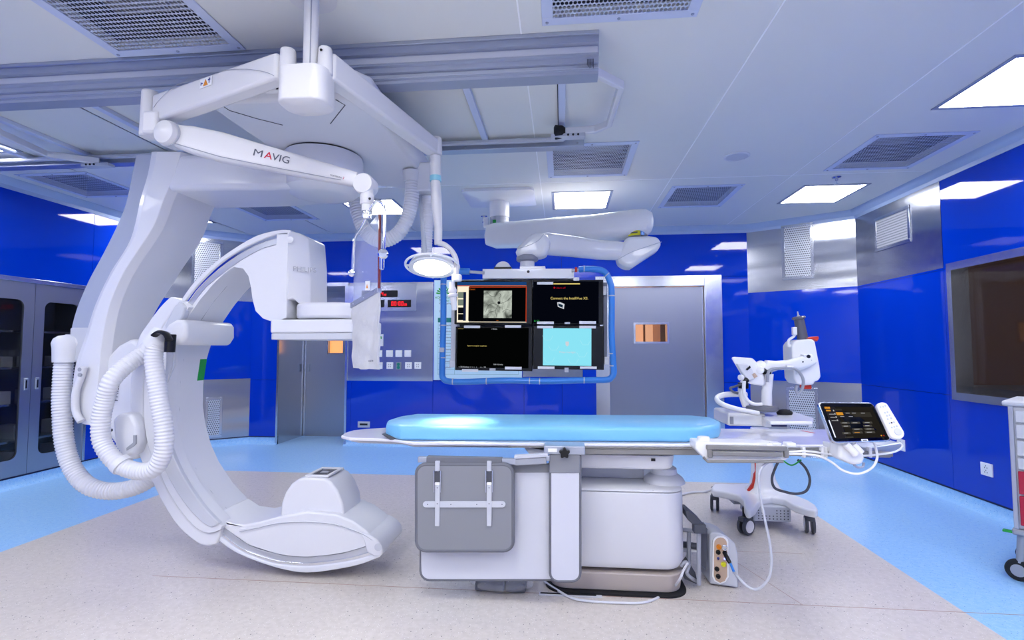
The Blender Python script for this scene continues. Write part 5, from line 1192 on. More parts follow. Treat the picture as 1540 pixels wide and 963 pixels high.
# rail continuation with clips to the right
rb(1184, 680, 1340, 686, YT-.045, .012, 'accessory_rail', railg, tbl); 
for x in (1208, 1236, 1241, 1308): rb(x, 673, x+4, 689, YT-.055, .03, 'rail_clip', warmw, tbl)
rb(1316, 669, 1348, 677, YT-.012, .012, 'rail_end_label', lgrey, tbl); rb(1336, 670, 1346, 676, YT-.015, .004, 'printed_code', ink, tbl, bev=0)
m = MB(); m.prism(PYs([(1300, 674), (1354, 666), (1358, 670), (1350, 680), (1318, 688), (1300, 688)], YT-.02), (0, .25, 0)); m.build('rail_end_cap', alu, tbl, bevel=.006)
# thin red print across the top board
m = MB(); a, b = Tz(1215, 652), Tz(1236, 656)
for i in range(9):
    p = a.lerp(b, i/9); m.box(p.x, p.x+.018, p.y, p.y+.006, zt1+.0002, zt1+.0008)
m.build('red_print', logo_red, tbl)

# ---- mattress
mt = MB(); zm0, zm1 = zt1+.001, .905
top = [(PZ(596,628,.9).x, 3.30), (PZ(623,623,.9).x, 3.42), (PZ(1040,625,.9).x, 3.42), (PZ(1075,630,.9).x, 3.34), (PZ(1097,640,.9).x, 3.16), (PZ(1100,648,.9).x, 3.02), (PZ(1080,655,.9).x, 2.91), (PZ(1050,655,.9).x, 2.875), (PZ(603,641,.9).x, 2.875), (PZ(582,637,.9).x, 2.97), (PZ(583,632,.9).x, 3.12)]
cxm = sum(x for x, y in top)/len(top); cym = 3.15
def ringm(k, z): return [Vector((x+(cxm-x)/abs(cxm-x)*k if abs(cxm-x) > .3 else x, y+(cym-y)/max(abs(cym-y), .05)*k*.9, z)) for x, y in top]
tp_ = []
n_t = 8
def smooth_ring(r): return spline(r, 5, close=True)
tight = lambda k, z: [p for p in ringm(k, z)]
m = MB(); rs = [tight(.012, zm0), tight(0, zm0+.012), tight(0, zm1-.02), tight(.008, zm1-.006), tight(.03, zm1)]
m.rings(rs)
o = m.build('mattress', mat('pale_blue_mattress', '#7cc4f0', .42, coat=.25, bump=((5, 9, 9), .25, .03, 3)), None, bevel=.012, seg=3)
tag(o, 'pale blue mattress lying along the white examination table', 'mattress')
for q_ in [c for c in tbl.children if c.name.split('.')[0] in ('table_top', 'top_core', 'side_rail', 'rail_lip', 'red_print')]+[o]:   # the table stands slightly askew to the room
    for v in q_.data.vertices: v.co.y += .055*(v.co.x+.2)

# ---- lead curtain, arm board and flaps on the table's near side
cu = thing('lead_curtain', 'pale grey lead curtain panel hanging from the table, behind a darker grey flap', 'curtain', tuple(PY(730, 760, 2.72)))
def panel(px, y, th, name, m_, par, edge=None, bev=.004):
    m = MB(); m.prism(PYs(px, y), (0, th, 0)); o = m.build(name, m_, par, bevel=bev)
    if edge:
        pts = PYs(px, y+th/2); m = MB(); m.tube([p+Vector((0, 0, 0)) for p in pts], th*.62, 8, close=True); m.build('piping', edge, par)
    return o
def rr_px(x0, y0, x1, y1, r, corners=(1,1,1,1), n=5):
    out = []                          # clockwise from top left in pixels
    for (cx_, cy_, a0, on) in ((x0+r, y0+r, PI, corners[0]), (x1-r, y0+r, 1.5*PI, corners[1]), (x1-r, y1-r, 0, corners[2]), (x0+r, y1-r, PI/2, corners[3])):
        if on: out += [(cx_+r*math.cos(a0+PI/2*k/n), cy_+r*math.sin(a0+PI/2*k/n)) for k in range(n+1)]
        else: out.append((x0 if cx_ == x0+r else x1, y0 if cy_ == y0+r else y1))
    return out
panel(rr_px(633, 702, 829, 872, 13, (0, 0, 0, 1)), 2.735, .014, 'curtain_panel', lfab, cu, dfab)
panel([(633, 700), (829, 698), (829, 711), (633, 713)], 2.73, .022, 'top_band', gfab, cu)
fl = thing('narrow_curtain_flap', 'narrow tall grey flap with rounded foot, hanging at the middle of the table', 'curtain', tuple(PY(850, 780, 2.71)))
panel(rr_px(828, 686, 872, 874, 12, (0, 0, 1, 1)), 2.70, .014, 'flap_panel', lfab, fl, dfab)
panel([(826, 684), (872, 684), (872, 712), (826, 712)], 2.695, .02, 'top_band', gfab, fl)
rb(818, 672, 880, 683.5, 2.69, .13, 'rail_clamp', alu, fl, .004)
rb(824, 675, 838, 680, 2.687, .004, 'label', warmw, fl, .001)
m = MB(); pts = []; c_ = PY(849, 681, 2.68)
for k in range(30):
    a = 2*PI*k/30; r_ = .024+.005*math.cos(5*a+PI/2*3); pts.append(c_+Vector((r_*math.cos(a), -.02, r_*math.sin(a))))
m.prism(pts, (0, .028, 0)); m.build('star_knob', black, fl, bevel=.003)
fp = thing('folding_side_flap', 'dark grey rounded flap with two hinged straps and a crossbar, hung left on the table', 'flap', tuple(PY(698, 760, 2.66)))
panel(rr_px(627, 699, 771, 828, 14), 2.66, .018, 'flap_panel', gfab, fp, dfab)
rb(628, 690.5, 776, 696, 2.675, .03, 'hinge_rail', alu, fp, .003); rb(641, 689.5, 755, 696.5, 2.668, .04, 'rail_sleeve', dfab, fp, .004); rb(646, 696.5, 750, 701, 2.672, .02, 'lower_sleeve', dgrey, fp, .003)
for x in (657.5, 735.5):
    rb(x-3.5, 694, x+3.5, 711, 2.655, .02, 'hook', lgrey, fp, .003)
    rb(x-5.5, 709, x+5.5, 727, 2.655, .006, 'strap_window', dgrey, fp, .001)
    for s in (-5, 5): m = MB(); m.tube([PY(x+s, 708, 2.65), PY(x+s, 741, 2.65)], .0028, 6); m.build('spring_wire', steelf, fp)
    rb(x-3.5, 726, x+3.5, 730, 2.648, .014, 'strap_clasp', warmw, fp, .002)
    o = rb(x-3.7, 730, x+3.7, 792, 2.650, .010, 'strap', lgrey, fp, .002)
    for yy in (734, 758): m = MB(); m.lathe(PY(x, yy, 2.65), [(.003, 0), (.002, .002)], (0,-1,0), 8); m.build('rivet', ink, o)
pr = rr_px(636, 754.5, 760, 763.5, 4.4); m = MB(); m.prism(PYs(pr, 2.653), (0, .007, 0)); cb_ = m.build('crossbar', lgrey, fp)
for x in (643, 678, 717, 755): m = MB(); m.lathe(PY(x, 759, 2.653), [(.003, 0), (.002, .002)], (0,-1,0), 8); m.build('rivet', ink, cb_)
hg = thing('hinge_arm', 'silver hinged arm bar joining the folding flap rail to the narrow flap', 'arm', tuple(PY(798, 692, 2.67)))
panel([(773, 686), (824, 683), (824, 688), (773, 691)], 2.67, .04, 'upper_bar', lgrey, hg); panel([(772, 691), (822, 688), (822, 698), (776, 701), (772, 700)], 2.675, .035, 'lower_bar', mgrey, hg)
rb(821, 686, 827, 694, 2.67, .03, 'hinge_pin', alu, hg); rb(753, 690.5, 776, 695.5, 2.678, .02, 'link_rod', alu, hg)

# ---- foot switch in plastic bag
ft = thing('foot_switch', 'grey foot switch wrapped in a clear plastic bag on the floor under the table', 'foot switch', tuple(PZ(752, 893, 0)))
fy = PZ(752, 895, 0).y
for x0_, x1_ in ((713, 757), (759, 790)):
    a, b = PY(x0_, 890, fy), PY(x1_, 890, fy); m = MB(); m.box(a.x, b.x, fy+.02, fy+.16, .004, .05); m.build('pedal', dfab, ft, bevel=.008)
m = MB(); a, b = PY(706, 890, fy), PY(800, 890, fy); rs = []
random.seed(5)
for i in range(15):
    t = i/14; x = a.x+(b.x-a.x)*t; s_ = math.sin(PI*min(max(t, .04), .96))**.4; rs.append([Vector((x, fy+.09+(.105+.01*random.random())*s_*math.cos(q), .034+(.033+.006*random.random())*s_*math.sin(q))) for q in [2*PI*k/14 for k in range(14)]])
m.rings(rs); m.build('plastic_bag', bag, ft)
ct = PZ(876, 898, .004)
mt2 = MB(); a, b = PZ(811, 896, 0), PZ(1000, 896, 0); mt2.box(a.x, PZ(905, 896, 0).x, a.y-.0, a.y+.035, .0005, .004); o = mt2.build('floor_strip', white); tag(o, 'thin white strip on the floor in front of the pedestal', 'floor strip')
mt2 = MB(); mt2.box(a.x+.005, PZ(905, 896, 0).x-.03, a.y+.014, a.y+.03, .004, .005); mt2.build('dark_line', rubber, o)
def cable(pts, r, m_, lab, cat='cable', name='cable', n=8):
    m = MB(); m.tube(spline(pts, n), r, 8); o = m.build(name, m_); tag(o, lab, cat); return o
cable([PZ(818, 874, .012), PZ(835, 886, .01), PZ(868, 902, .008), PZ(930, 907, .008), PZ(975, 905, .008), PZ(1010, 886, .012), PY(1022, 872, 2.86), PY(1028, 858, 2.88), PY(1034, 848, 2.96)], .0065, white, 'white cable curving on the floor round the front of the pedestal')
# ---- junction box with sockets right of the pedestal
jb = thing('connector_box', 'grey metal box with round coloured sockets, standing on the floor right of the pedestal', 'connector box', tuple(PZ(1085, 887, 0)))
f0, f1 = PZ(1067, 882, 0.0), PZ(1111, 888, 0.0)
Yj = 2.88
fa, fbp = PZ(1068, 882, 0), PZ(1111, 888, 0); zt_ = PY(1090, 801, fa.y).z
shift = PZ(1052, 862, 0)-PZ(1067, 882, 0)
ux = (fbp-fa); ux.z = 0; L_ = ux.length; ux.normalize(); ny = Vector((-ux.y, ux.x, 0)); 
bz = .012
fp_ = [(0, 0), (L_, 0), (L_, zt_-.10), (L_-.012, zt_-.05), (L_-.05, zt_-.015), (L_-.09, zt_), (.02, zt_), (.0, zt_-.02)]
pts = [Vector((fa.x, fa.y, bz))+ux*u+Vector((0, 0, z-bz if z else 0)) for u, z in fp_]
m = MB(); m.prism(pts, Vector((shift.x, shift.y, 0))); m.build('box_shell', lgrey, jb, bevel=.008, seg=3)
fn = ux.cross(Vector((0, 0, 1))); 
def JP(px, py, t=0):
    d_ = ray(px, py); o_ = Vector((fa.x, fa.y, 0)); tt = (o_-CO).dot(fn)/d_.dot(fn); return CO+d_*tt+fn*t
cap = [(1074+9.5+9.5*math.cos(a), 817-9*math.sin(a)) for a in [PI*k/8 for k in range(9)]][::-1]
cap = cap+[(1093+.5, 866), (1090, 873), (1083, 876), (1076, 872), (1073.5, 865)]
m = MB(); m.prism([JP(a, b, .001) for a, b in [(1083.5+(x-1083.5)*1.25, 842+(y-842)*1.07) for x, y in cap]], fn*.006); m.build('panel_rim', warmw, jb, bevel=.002)
m = MB(); m.prism([JP(a, b, .005) for a, b in cap], fn*.004); m.build('connector_panel', tan, jb)
for (x, y, r_, mm) in ((1081, 822, .014, orange), (1090, 823, .016, black), (1080, 830, .013, rubber), (1090, 831, .013, rubber), (1080, 839, .007, navy), (1088, 848, .014, yellow), (1078, 855, .013, rubber), (1080, 866, .013, rubber)):
    m = MB(); p = JP(x, y, .009); m.lathe(p, [(r_*1.0, 0), (r_*1.0, .003), (r_*.8, .004), (r_*.8, .012), (r_*.5, .012), (r_*.5, .004)], fn, 18); m.build('round_socket', mm if mm != black else steelf, jb)
m = MB(); m.lathe(JP(1090, 840, .009), [(.005, 0), (.004, .004)], fn, 12); m.build('blue_indicator', mat('blue_led', '#5060ff', .4, emis='#5a6aff', es=8), jb)
m = MB(); a = JP(1086, 862, .0095); m.obox(a+Vector((.012, 0, 0)), ux, fn, (0,0,1), .012, .0008, .014); m.build('printed_code', ink, jb)
m = MB(); m.tube([JP(1090, 831, .02), JP(1094, 837, .05), JP(1097, 841, .06)], [.011, .012, .009], 12); pl1 = m.build('black_plug', black, jb)
m = MB(); m.tube([JP(1097, 841, .06), JP(1103, 855, .06)], .007, 10); m.build('blue_sleeve', bluetape, jb)
# bracket behind it
m = MB(); 
br = thing('box_stand', 'steel stand with angled grey plate between the pedestal and the connector box', 'stand', tuple(PZ(1045, 880, 0)))
for x, y0_, y1_, yy in ((1051, 795, 880, 3.02), (1036, 800, 868, 3.1)): m = MB(); m.cyl(PY(x, y1_, yy), PY(x, y0_, yy), .012, .012, 12); m.build('post', mgrey, br)
m = MB(); m.prism(PYs([(1031, 769), (1036, 768), (1056, 786), (1060, 792), (1056, 796), (1046, 793), (1034, 782)], 3.0), (0, .12, 0)); m.build('angled_plate', dgrey, br, bevel=.004)
rb(1044, 790, 1062, 803, 2.99, .05, 'clamp_block', dgrey, br); m = MB(); m.prism(PYs([(1023, 856), (1034, 842), (1046, 862), (1050, 880), (1030, 872)], 3.05), (0, .05, 0)); m.build('foot_gusset', dgrey, br, bevel=.004)
m = MB(); m.prism(PYs([(1053, 792), (1064, 796), (1062, 858), (1054, 850)], 3.06), (0, .02, 0)); m.build('side_plate', dgrey, br)
for (y, r_, mm, nm) in ((800, .013, lgrey, 'light grey'), (822, .018, dgrey, 'dark ribbed'), (830, .010, white, 'white')):
    cable([PY(1024, y-3, 3.15), PY(1034, y-2, 3.12), PY(1048, y, 3.10), PY(1062, y+1, 3.15)], r_, mm, f'{nm} cable bridging from the pedestal to the connector box', name='cable')
cable([PY(1024, 852, 3.0), PY(1030, 846, 3.0), PY(1036, 850, 3.02), PY(1033, 862, 3.02), PY(1040, 870, 3.0), PZ(1050, 876, .012)], .01, mgrey, 'short grey tangled cable low beside the pedestal corner')
# long cable drooping to the connector box
cable([JP(1103, 855, .06), PY(1110, 868, 2.75), PY(1125, 883, 2.72), PY(1140, 886, 2.70), PY(1155, 872, 2.68), PY(1160, 850, 2.68), PY(1158, 820, 2.68), PY(1150, 780, 2.68), PY(1143, 745, 2.68), PY(1141, 715, 2.68), PY(1147, 702, 2.69), PY(1158, 694, 2.72)], .0062, lgrey, 'long grey cable drooping from the table bracket to the connector box')
cable([PY(1180, 684, 2.72), PY(1200, 683, 2.71), PY(1230, 686, 2.70), PY(1250, 695, 2.69), PY(1268, 708, 2.68), PY(1290, 713, 2.68), PY(1310, 705, 2.68), PY(1319, 690, 2.68), PY(1317, 674, 2.70), PY(1314, 666, 2.72)], .0055, warmw, 'white cable sagging below the tablet along the table rail')
cable([PY(1186, 680, 2.73), PY(1215, 679, 2.72), PY(1250, 684, 2.73), PY(1290, 686, 2.73), PY(1320, 684, 2.73), PY(1345, 680, 2.75), PY(1357, 672, 2.8), PY(1350, 664, 2.86)], .005, warmw, 'white cable running along the rail and round the table tip')
cable([PY(1205, 692, 2.9), PY(1190, 700, 2.9), PY(1174, 690, 2.9)], .004, greenp, 'thin green wire under the table rail')
cable([PY(1172, 692, 2.95), PY(1166, 704, 2.95), PY(1161, 720, 2.95), PY(1165, 734, 2.95), PY(1180, 740, 2.95), PY(1198, 743, 2.95), PY(1213, 738, 2.95), PY(1218, 722, 2.95), PY(1212, 705, 2.95), PY(1200, 692, 2.95)], .007, dgrey, 'dark loop of cable hanging under the right end of the table')

# ---- touch tablet and remote on the rail
YK = 2.62
tk = thing('touch_tablet', 'touch screen tablet in silver frame, tilted on a white arm at the table tip', 'tablet', tuple(PY(1285, 680, YK)))
cs = [PY(1229, 605, YK+.06), PY(1312, 606, YK+.06), PY(1341, 664, YK), PY(1252, 667, YK)]   # TL TR BR BL
o3 = cs[0]; ex = (cs[1]-cs[0]); ey = (cs[3]-cs[0]); kx = (cs[2]-cs[3]); nn = ex.cross(-ey).normalized()
if nn.y > 0: nn = -nn
def TP(u, v, t=0): return cs[0]*(1-u)*(1-v)+cs[1]*u*(1-v)+cs[2]*u*v+cs[3]*(1-u)*v+nn*t
def trr(m0, m1, r, n=5):
    u0_, v0_ = m0; u1_, v1_ = m1; out = []
    for (cu_, cv_, a0) in ((u1_-r, v1_-r*1.4, 0), (u0_+r, v1_-r*1.4, PI/2), (u0_+r, v0_+r*1.4, PI), (u1_-r, v0_+r*1.4, 1.5*PI)):
        out += [(cu_+r*math.cos(a0+PI/2*k/n), cv_+r*1.4*math.sin(a0+PI/2*k/n)) for k in range(n+1)]
    return out
m = MB(); m.prism([TP(u, v, -.02) for u, v in trr((0, 0), (1, 1), .07)], nn*.024); m.build('silver_frame', steelf, tk, bevel=.004, seg=3)
m = MB(); m.prism([TP(u, v, .003) for u, v in trr((.022, .03), (.978, .965), .055)], nn*.003); m.build('display_glass', scrb, tk)
def tq(u0_, v0_, u1_, v1_, ma, nm='interface_block', t=.0063):
    m = MB(); m.prism([TP(u0_, v0_, t), TP(u1_, v0_, t), TP(u1_, v1_, t), TP(u0_, v1_, t)], nn*.0004); return m.build(nm, ma, tk, smooth=False)
g1 = em('tab_grey', '#2c2a30', .8); g2 = em('tab_grey2', '#3a3731', .8); g3 = em('tab_grey3', '#4b4843', .9); og = em('tab_orange', '#d9942f', 1); wl = em('tab_white', '#c9c9cc', .8)
tq(.08, .12, .27, .90, g1, 'side_menu'); tq(.28, .12, .93, .90, mat('tab_base', '#000', .5, emis='#24211f', es=.8, spec=0) if 0 else em('tab_base', '#26231f', .8), 'page', .0062)
tq(.08, .12, .18, .17, og); tq(.09, .20, .17, .235, og); 
for v in (.30, .38, .46): tq(.12, v, .21, v+.012, wl, 'menu_line')
for v in (.20, .28, .36, .44): tq(.215, v, .235, v+.035, wl, 'menu_icon')
tq(.26, .17, .38, .215, g2); tq(.25, .26, .86, .38, g2)
tq(.25, .26, .37, .33, og, 'selected_tab', .0067)
for a, b in ((.42, .275), (.53, .275), (.69, .275), (.30, .36), (.45, .36)): tq(a, b, a+.07, b+.012, wl, 'tab_line', .0068)
for a, b, ww in ((.26, .50, .16), (.44, .50, .16), (.65, .50, .16), (.26, .58, .15), (.63, .58, .15), (.42, .66, .17), (.63, .66, .16), (.22, .75, .14), (.40, .74, .17), (.61, .74, .17)):
    tq(a, b, a+ww, b+.05, g3, 'button', .0067); tq(a+.03, b+.018, a+ww*.7, b+.030, og if (a, b) == (.40, .74) else wl, 'button_text', .0072)
tq(.065, .45, .085, .87, warmw, 'pen_label', .0066); tq(.49, .93, .60, .985, warmw, 'maker_plate', .0075); tq(.51, .945, .58, .97, ink, 'plate_text', .008); tq(.24, .86, .38, .885, g3); tq(.85, .84, .87, .87, og, 'icon', .007); tq(.89, .84, .91, .87, em('tab_red', '#b03018', .8), 'icon', .007)
# arm under tablet
m = MB(); m.prism(PYs([(1263, 667), (1282, 668), (1300, 682), (1301, 690), (1298, 699), (1284, 700), (1268, 692), (1262, 690)], YK+.03), (0, .10, 0)); m.build('mount_arm', warmw, tk, bevel=.014, seg=3)
m = MB(); m.tube([PY(1272, 668, YK+.015), PY(1287, 684, YK+.01)], .016, 12); m.build('arm_link', warmw, tk)
m = MB(); m.tube([PY(1284, 668, YK+.02), PY(1296, 681, YK+.015)], .013, 12); m.build('arm_link', warmw, tk)
m = MB(); m.lathe(PY(1286, 682, YK+.0), [(.006, 0), (.005, .003)], (0,-1,0), 10); m.build('screw', black, tk)
m = MB(); m.tube(spline(PYs([(1284, 699), (1290, 703), (1298, 702), (1299, 696)], YK+.05), 4), .006, 8); m.build('metal_hook', alud, tk)
m = MB(); m.prism(PYs([(1261, 672), (1268, 672), (1284, 690), (1282, 700), (1263, 690)], YK+.06), (0, .16, 0)); m.build('rail_clamp', warmw, tk, bevel=.006)
rm = thing('remote_control', 'white elongated button remote leaning beside the right edge of the tablet', 'remote control', tuple(PY(1336, 640, YK)))
ra, rbm = PY(1324, 613, YK+.03), PY(1345, 653, YK-.01)
ax_ = (rbm-ra).normalized(); sx_ = Vector((1,0,0)); sx_ = (sx_-ax_*sx_.dot(ax_)).normalized(); rn = ax_.cross(sx_).normalized()
if rn.y > 0: rn = -rn
Lr = (rbm-ra).length; prf = []
for k in range(9): a = PI+PI*k/8; prf.append((.026*math.cos(a), -.0+.02*math.sin(a)))
for k in range(9): a = PI*k/8; prf.append((.034*math.cos(a), Lr+.028*math.sin(a)))
m = MB(); m.prism([ra+sx_*x+ax_*y for x, y in prf], rn*.022); m.build('remote_body', warmw, rm, bevel=.006, seg=3)
for i, (x, y) in enumerate([(-.012, .0), (0, .002), (.011, .0), (-.006, .03), (.006, .03), (-.004, .045), (.008, .045), (-.008, .06), (.008, .06), (-.01, .08), (.0, .08), (.011, .08), (-.01, .1), (.002, .1), (.014, .1)]):
    m = MB(); m.lathe(ra+sx_*x+ax_*y+rn*.022, [(.0042, 0), (.0035, .0015)], rn, 10); m.build('button', black if i == 10 else lgrey, rm)
m = MB(); m.lathe(ra+sx_*.006+ax_*(Lr-.005)+rn*.022, [(.017, 0), (.015, .004), (.001, .005)], rn, 20); m.build('joystick_pad', white, rm)

# ================================================================ INJECTOR CART
YCt = 3.95
ij = thing('injector_cart', 'white wheeled injector cart with syringe head, monitor back and red accents, behind the table', 'medical cart', tuple(PZ(1155, 790, 0)))
# star base: three arms + column
zarm = .19
def arm_pts(): return
W1, W2, W3, W4 = PZ(1075, 768, 0), PZ(1122, 804, 0), PZ(1218, 802, 0), None
top_ = lambda px, py: PZ(px, py, .24)
bp = [(1070, 733), (1073, 728), (1085, 727), (1100, 728), (1125, 727), (1146, 729), (1168, 731), (1180, 738), (1195, 744), (1215, 752), (1226, 759), (1230, 765), (1228, 768), (1215, 766), (1195, 760), (1180, 751), (1160, 748), (1145, 750), (1140, 757), (1136, 764), (1128, 769), (1122, 768), (1119, 762), (1118, 752), (1110, 745), (1090, 740), (1072, 737)]
zz_ = .215
m = MB(); bpts = [PZ(a, b, zz_) for a, b in bp]
m.prism(bpts, (0, 0, -.055)); m.build('star_base', warmw, ij, bevel=.016, seg=3)
cc = PZ(1148, 738, zz_)
# flared column
rs = []
for z, hw, hd_, dx in ((zz_-.01, .16, .13, .02), (zz_+.03, .105, .10, .01), (zz_+.10, .082, .08, 0), (zz_+.25, .072, .07, -.005), (.70, .068, .06, -.01)):
    rs.append([Vector((cc.x+dx+x, cc.y+y, z)) for x, y in rrect(0, 0, 2*hw, 2*hd_, min(hw, hd_)*.7, 5)])
m = MB(); m.rings(rs); m.build('column', warmw, ij)
m = MB(); fx_ = cc.x-.085; m.prism([Vector((fx_-.05, cc.y-.05, zz_+.005)), Vector((fx_+.06, cc.y-.05, zz_-.0)), Vector((fx_+.03, cc.y-.05, .68)), Vector((fx_+.01, cc.y-.05, .68)), Vector((fx_+.01, cc.y-.05, .38)), Vector((fx_-.01, cc.y-.05, .28))], (0, .03, 0)); m.build('red_trim', red, ij, bevel=.004)
# power box under the base
p0, p1 = PZ(1134, 786, .05), PZ(1188, 786, .05); yb_ = p0.y
m = MB(); m.box(p0.x, p1.x, yb_, yb_+.3, .06, .165); pb_ = m.build('power_box', lgrey, ij, bevel=.005)
for r_ in range(4):
    for c_ in range(9):
        if c_ in (2, 3, 4) and r_ > 1: continue
        m = MB(); x = p0.x+.03+c_*.026; z = .075+r_*.02; m.box(x, x+.008, yb_-.0012, yb_+.001, z, z+.008); m.build('vent_slot', dgrey, pb_, smooth=False)
m = MB(); a = PZ(1103, 757, .1); m.box(a.x, a.x+.13, a.y-.0, a.y+.2, .09, .17); m.build('side_box', lgrey, ij, bevel=.008)
for (wp, ang) in ((W1, 0), (W2, .35), (W3, .0), (PZ(1160, 752, 0), 0)):
    r_ = .062; X_, Y_ = wp.x, wp.y
    dx, dy = math.cos(ang+.3), math.sin(ang+.3); axv = Vector((-dx*.55 if 0 else dx, dy, 0)) 
    axv = Vector((.55, -.8, 0) if ang > .2 else (1, -.3, 0)).normalized()
    c0 = Vector((X_, Y_, r_))
    m = MB(); m.cyl(c0+Vector((0, .0, .05)), c0+Vector((0, 0, .13)), .022, .022, 14); cs_ = m.build('caster', black, ij)
    for s in (-1, 1):
        m = MB(); m.lathe(c0+axv*s*.022, [(.02, -.011), (r_-.006, -.011), (r_, -.004), (r_, .004), (r_-.006, .011), (.02, .011)], axv*s, 30); w_ = m.build('wheel', dgrey, cs_)
        m = MB(); m.lathe(c0+axv*s*.030, [(.001, 0), (.044, 0), (.042, .006), (.001, .007)], axv*s, 26); m.build('wheel_cover', warmw, w_)
    m = MB(); perp = Vector((axv.y, -axv.x, 0)); m.obox(c0+Vector((0, 0, r_-.012)), axv, perp, (0,0,1), .026, .055, .016); m.build('brake_cover', dgrey, cs_, bevel=.008)
# tray, foot housing and handle loop
def cb2(px0, py0, px1, py1, y, d_, name, m_, bev=.006, par=ij): return rb(px0, py0, px1, py1, y, d_, name, m_, par, bev)
cb2(1095, 622, 1152, 641, 3.75, .35, 'rear_housing', warmw, .015); cb2(1098, 627, 1103, 638, 3.745, .01, 'housing_slot', mgrey, .001)
tz = PY(1180, 630, 3.62).z
m = MB(); m.prism([Vector((p.x, p.y, tz)) for p in (PZ(1139, 621, tz), PZ(1196, 620, tz), PZ(1224, 629, tz), PZ(1222, 634, tz), PZ(1158, 634, tz), PZ(1150, 629, tz))], (0, 0, -.022)); m.build('mouse_tray', warmw, ij, bevel=.006)
cb2(1216, 633, 1222, 643, 3.68, .02, 'tray_leg', warmw, .003); cb2(1152, 633, 1160, 643, 3.68, .2, 'tray_support', warmw, .003)
cb2(1161, 635, 1184, 642, 4.2, .1, 'navy_box', mat('navy_plastic', '#171b52', .5))
m = MB(); m.tube(spline([PY(1122, 594, 3.9), PY(1105, 593, 3.85), PY(1085, 595, 3.75), PY(1078, 601, 3.7), PY(1088, 609, 3.65), PY(1110, 616, 3.65), PY(1140, 622, 3.68)], 6), .02, 12, flat=.8); m.build('handle_loop', warmw, ij)
q = PY(1146, 615, 3.8); m = MB(); m.lathe(q, [(.10, -.01), (.105, 0), (.1, .018), (.04, .026)], (0,0,1), 32); m.build('grey_disc', dfab, ij)
m = MB(); m.tube([PY(1153, 613, 3.8), PY(1153, 590, 3.8), PY(1156, 562, 3.8)], [.036, .034, .032], 20); m.build('post', warmw, ij)
cb2(1149, 559, 1160, 563, 3.76, .08, 'post_ring', black, .002)
m = MB(); m.tube(spline([PY(1122, 611, 3.85), PY(1118, 600, 3.85), PY(1115, 586, 3.87), PY(1118, 576, 3.9)], 5), .03, 14, flat=.8); m.build('monitor_neck', warmw, ij)
m = MB(); m.lathe(PY(1118, 580, 3.86), [(.034, -.02), (.036, .02)], (0,0,1), 20); m.build('neck_ring', black, ij)
# monitor, seen from its back and tilted
mv = [(1099, 538), (1103, 537), (1130, 539), (1136, 545), (1148, 566), (1151, 578), (1147, 581), (1128, 578), (1120, 574)]
mo = MB(); mo.prism(PYs(mv, 3.75), (0.03, .06, 0)); mm_ = mo.build('monitor_back', warmw, ij, bevel=.01, seg=3)
m = MB(); m.prism([p+Vector((0, -.03, 0)) for p in PYs([(1106, 547), (1122, 547), (1130, 556), (1134, 570), (1124, 573), (1116, 564)], 3.75)], (0, .04, 0)); m.build('rear_hump', white, mm_, bevel=.01, seg=3)
m = MB(); m.prism([p+Vector((0, -.04, 0)) for p in PYs([(1119, 555), (1125, 550), (1126, 553), (1121, 557)], 3.75)], (0, .02, 0)); m.build('dark_recess', black, mm_)
m = MB(); m.prism([p+Vector((0, -.03, 0)) for p in PYs([(1128, 563), (1133, 561), (1137, 566), (1132, 569)], 3.75)], (0, .02, 0)); m.build('label_plate', tan, mm_)
m = MB(); m.lathe(PY(1121, 573, 3.74), [(.018, 0), (.02, .02), (.012, .024)], (-.2,-1,.2), 18); m.build('ball_joint', black, ij)
m = MB(); m.lathe(PY(1116, 568, 3.73), [(.02, 0), (.02, .02)], (-1,-.5,0), 14); m.build('side_knob', warmw, ij)
m = MB(); m.lathe(PY(1144, 550, 3.78), [(.03, -.02), (.036, 0), (.03, .02), (.001, .026)], (-.3,-1,0.2), 18); m.build('arm_knob', warmw, ij); m = MB(); m.lathe(PY(1143, 557, 3.76), [(.024, -.02), (.028, 0), (.024, .02), (.001, .026)], (-.3,-1,0), 18); m.build('arm_knob', warmw, ij)
# horizontal arm to the injector head
loft([(PY(1151, 557, 3.8), .04, .04), (PY(1156, 551, 3.8), .045, .045), (PY(1168, 550, 3.8), .032, .034), (PY(1185, 549, 3.8), .033, .034), (PY(1200, 547, 3.8), .045, .036), (PY(1212, 544, 3.8), .042, .034), (PY(1222, 540, 3.8), .036, .03)], 'head_arm', warmw, ij)
m = MB(); 
ig = [(1191, 520), (1196, 513), (1206, 511), (1222, 510), (1226, 514), (1233, 550), (1235, 567), (1231, 573), (1226, 574), (1224, 579), (1212, 580), (1199, 578), (1194, 570), (1192, 545)]
mi_ = MB(); mi_.prism(PYs(ig, 3.83), (0, .16, 0)); hd2 = mi_.build('injector_head', warmw, ij, bevel=.03, seg=4)
cb2(1209, 533, 1221, 541.5, 3.77, .06, 'pivot_block', warmw, .006); cb2(1209, 541.5, 1221, 543, 3.768, .06, 'pivot_band', black, 0)
m = MB(); m.lathe(PY(1216, 536.5, 3.77), [(.014, 0), (.012, .003)], (0,-1,0), 16); m.build('round_hole', black, ij)
for x, y in ((1163.5, 550), (1207.5, 544.5)): m = MB(); m.lathe(PY(x, y, 3.765), [(.006, 0), (.005, .003)], (0,-1,0), 10); m.build('pivot_pin', black, ij)
cb2(1210, 579, 1221, 585.5, 3.86, .08, 'red_foot', red, .006)
m = MB(); m.prism(PYs([(1214, 509), (1222, 507), (1231, 506), (1232, 509), (1229, 514), (1225, 511)], 3.84), (0, .1, 0)); m.build('red_latch', red, ij, bevel=.004)
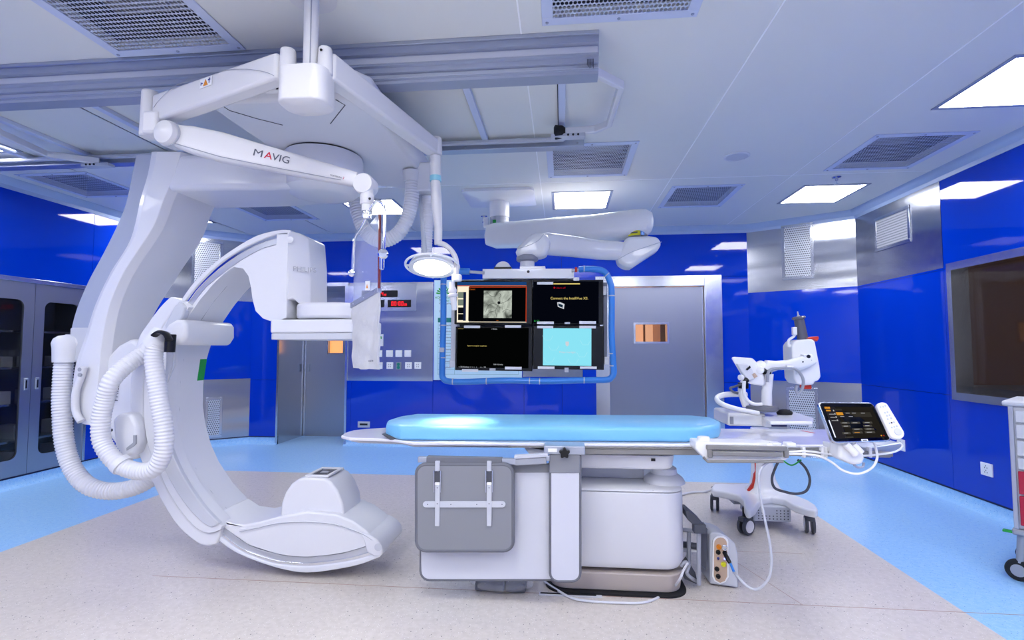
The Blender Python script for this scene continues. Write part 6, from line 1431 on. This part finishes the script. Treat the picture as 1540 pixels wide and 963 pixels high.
sy = [PY(1207.5, 511, 3.9), PY(1201.5, 480, 3.9)]; sd = (sy[1]-sy[0]).normalized()
m = MB(); m.lathe(sy[0], [(.038, 0), (.036, .02), (.034, .145), (.044, .15), (.046, .158), (.04, .168), (.02, .17)], sd, 28); sr = m.build('syringe', mat('smoky_syringe', '#6a6a72', .15, alpha=.85, coat=.5), ij)
m = MB(); m.lathe(sy[0]+sd*.17, [(.012, 0), (.006, .01), (.004, .035)], sd, 12); m.build('syringe_tip', lgrey, sr)
m = MB(); m.tube(spline(PYs([(1190, 519), (1186, 521), (1186, 512), (1194, 506), (1197, 500)], 3.86), 4), .009, 8); m.build('drip_holder', warmw, ij)
cb2(1193, 492, 1199, 504, 3.84, .03, 'holder_clip', warmw, .004)
m = MB(); m.tube(spline(PYs([(1154, 575), (1155, 562), (1160, 556), (1175, 554), (1192, 554), (1202, 560), (1208, 572), (1206, 586), (1200, 593), (1197, 586), (1199, 580)], 3.74), 6), .010, 10); m.build('grey_cord', mgrey, ij)
m = MB(); m.lathe(PY(1187, 552.5, 3.75), [(.018, -.02), (.018, .02)], (1,0,0), 14); m.build('cord_clip', warmw, ij)
m = MB(); m.tube(spline(PYs([(1119, 573), (1119, 590), (1124, 602), (1134, 608), (1146, 608)], 3.72), 6), .012, 10); m.build('white_cord', warmw, ij)
m = MB(); m.tube(spline(PYs([(1115, 578), (1104, 582), (1098, 584), (1102, 589), (1110, 592)], 3.8), 6), .008, 10); m.build('grey_cord', dfab, ij)
# mouse on the tray
mp_ = PZ(1180, 624, tz); mo_ = MB(); rs = []
for z, k in ((0, .9), (.012, 1), (.024, .88), (.034, .6), (.038, .2)): rs.append([Vector((mp_.x+.055*k*math.cos(a), mp_.y+.035*k*math.sin(a), tz+.001+z)) for a in [2*PI*i/20 for i in range(20)]])
mo_.rings(rs); o = mo_.build('computer_mouse', rubber); tag(o, 'black computer mouse on the white tray of the injector cart', 'mouse')
cable([PZ(1078, 741, .05)+Vector((-.0, .1, 0)), PZ(1060, 740, .01), PZ(1040, 741, .01), PZ(1022, 745, .01)], .01, white, 'white cable lying on the floor between the pedestal and the cart')
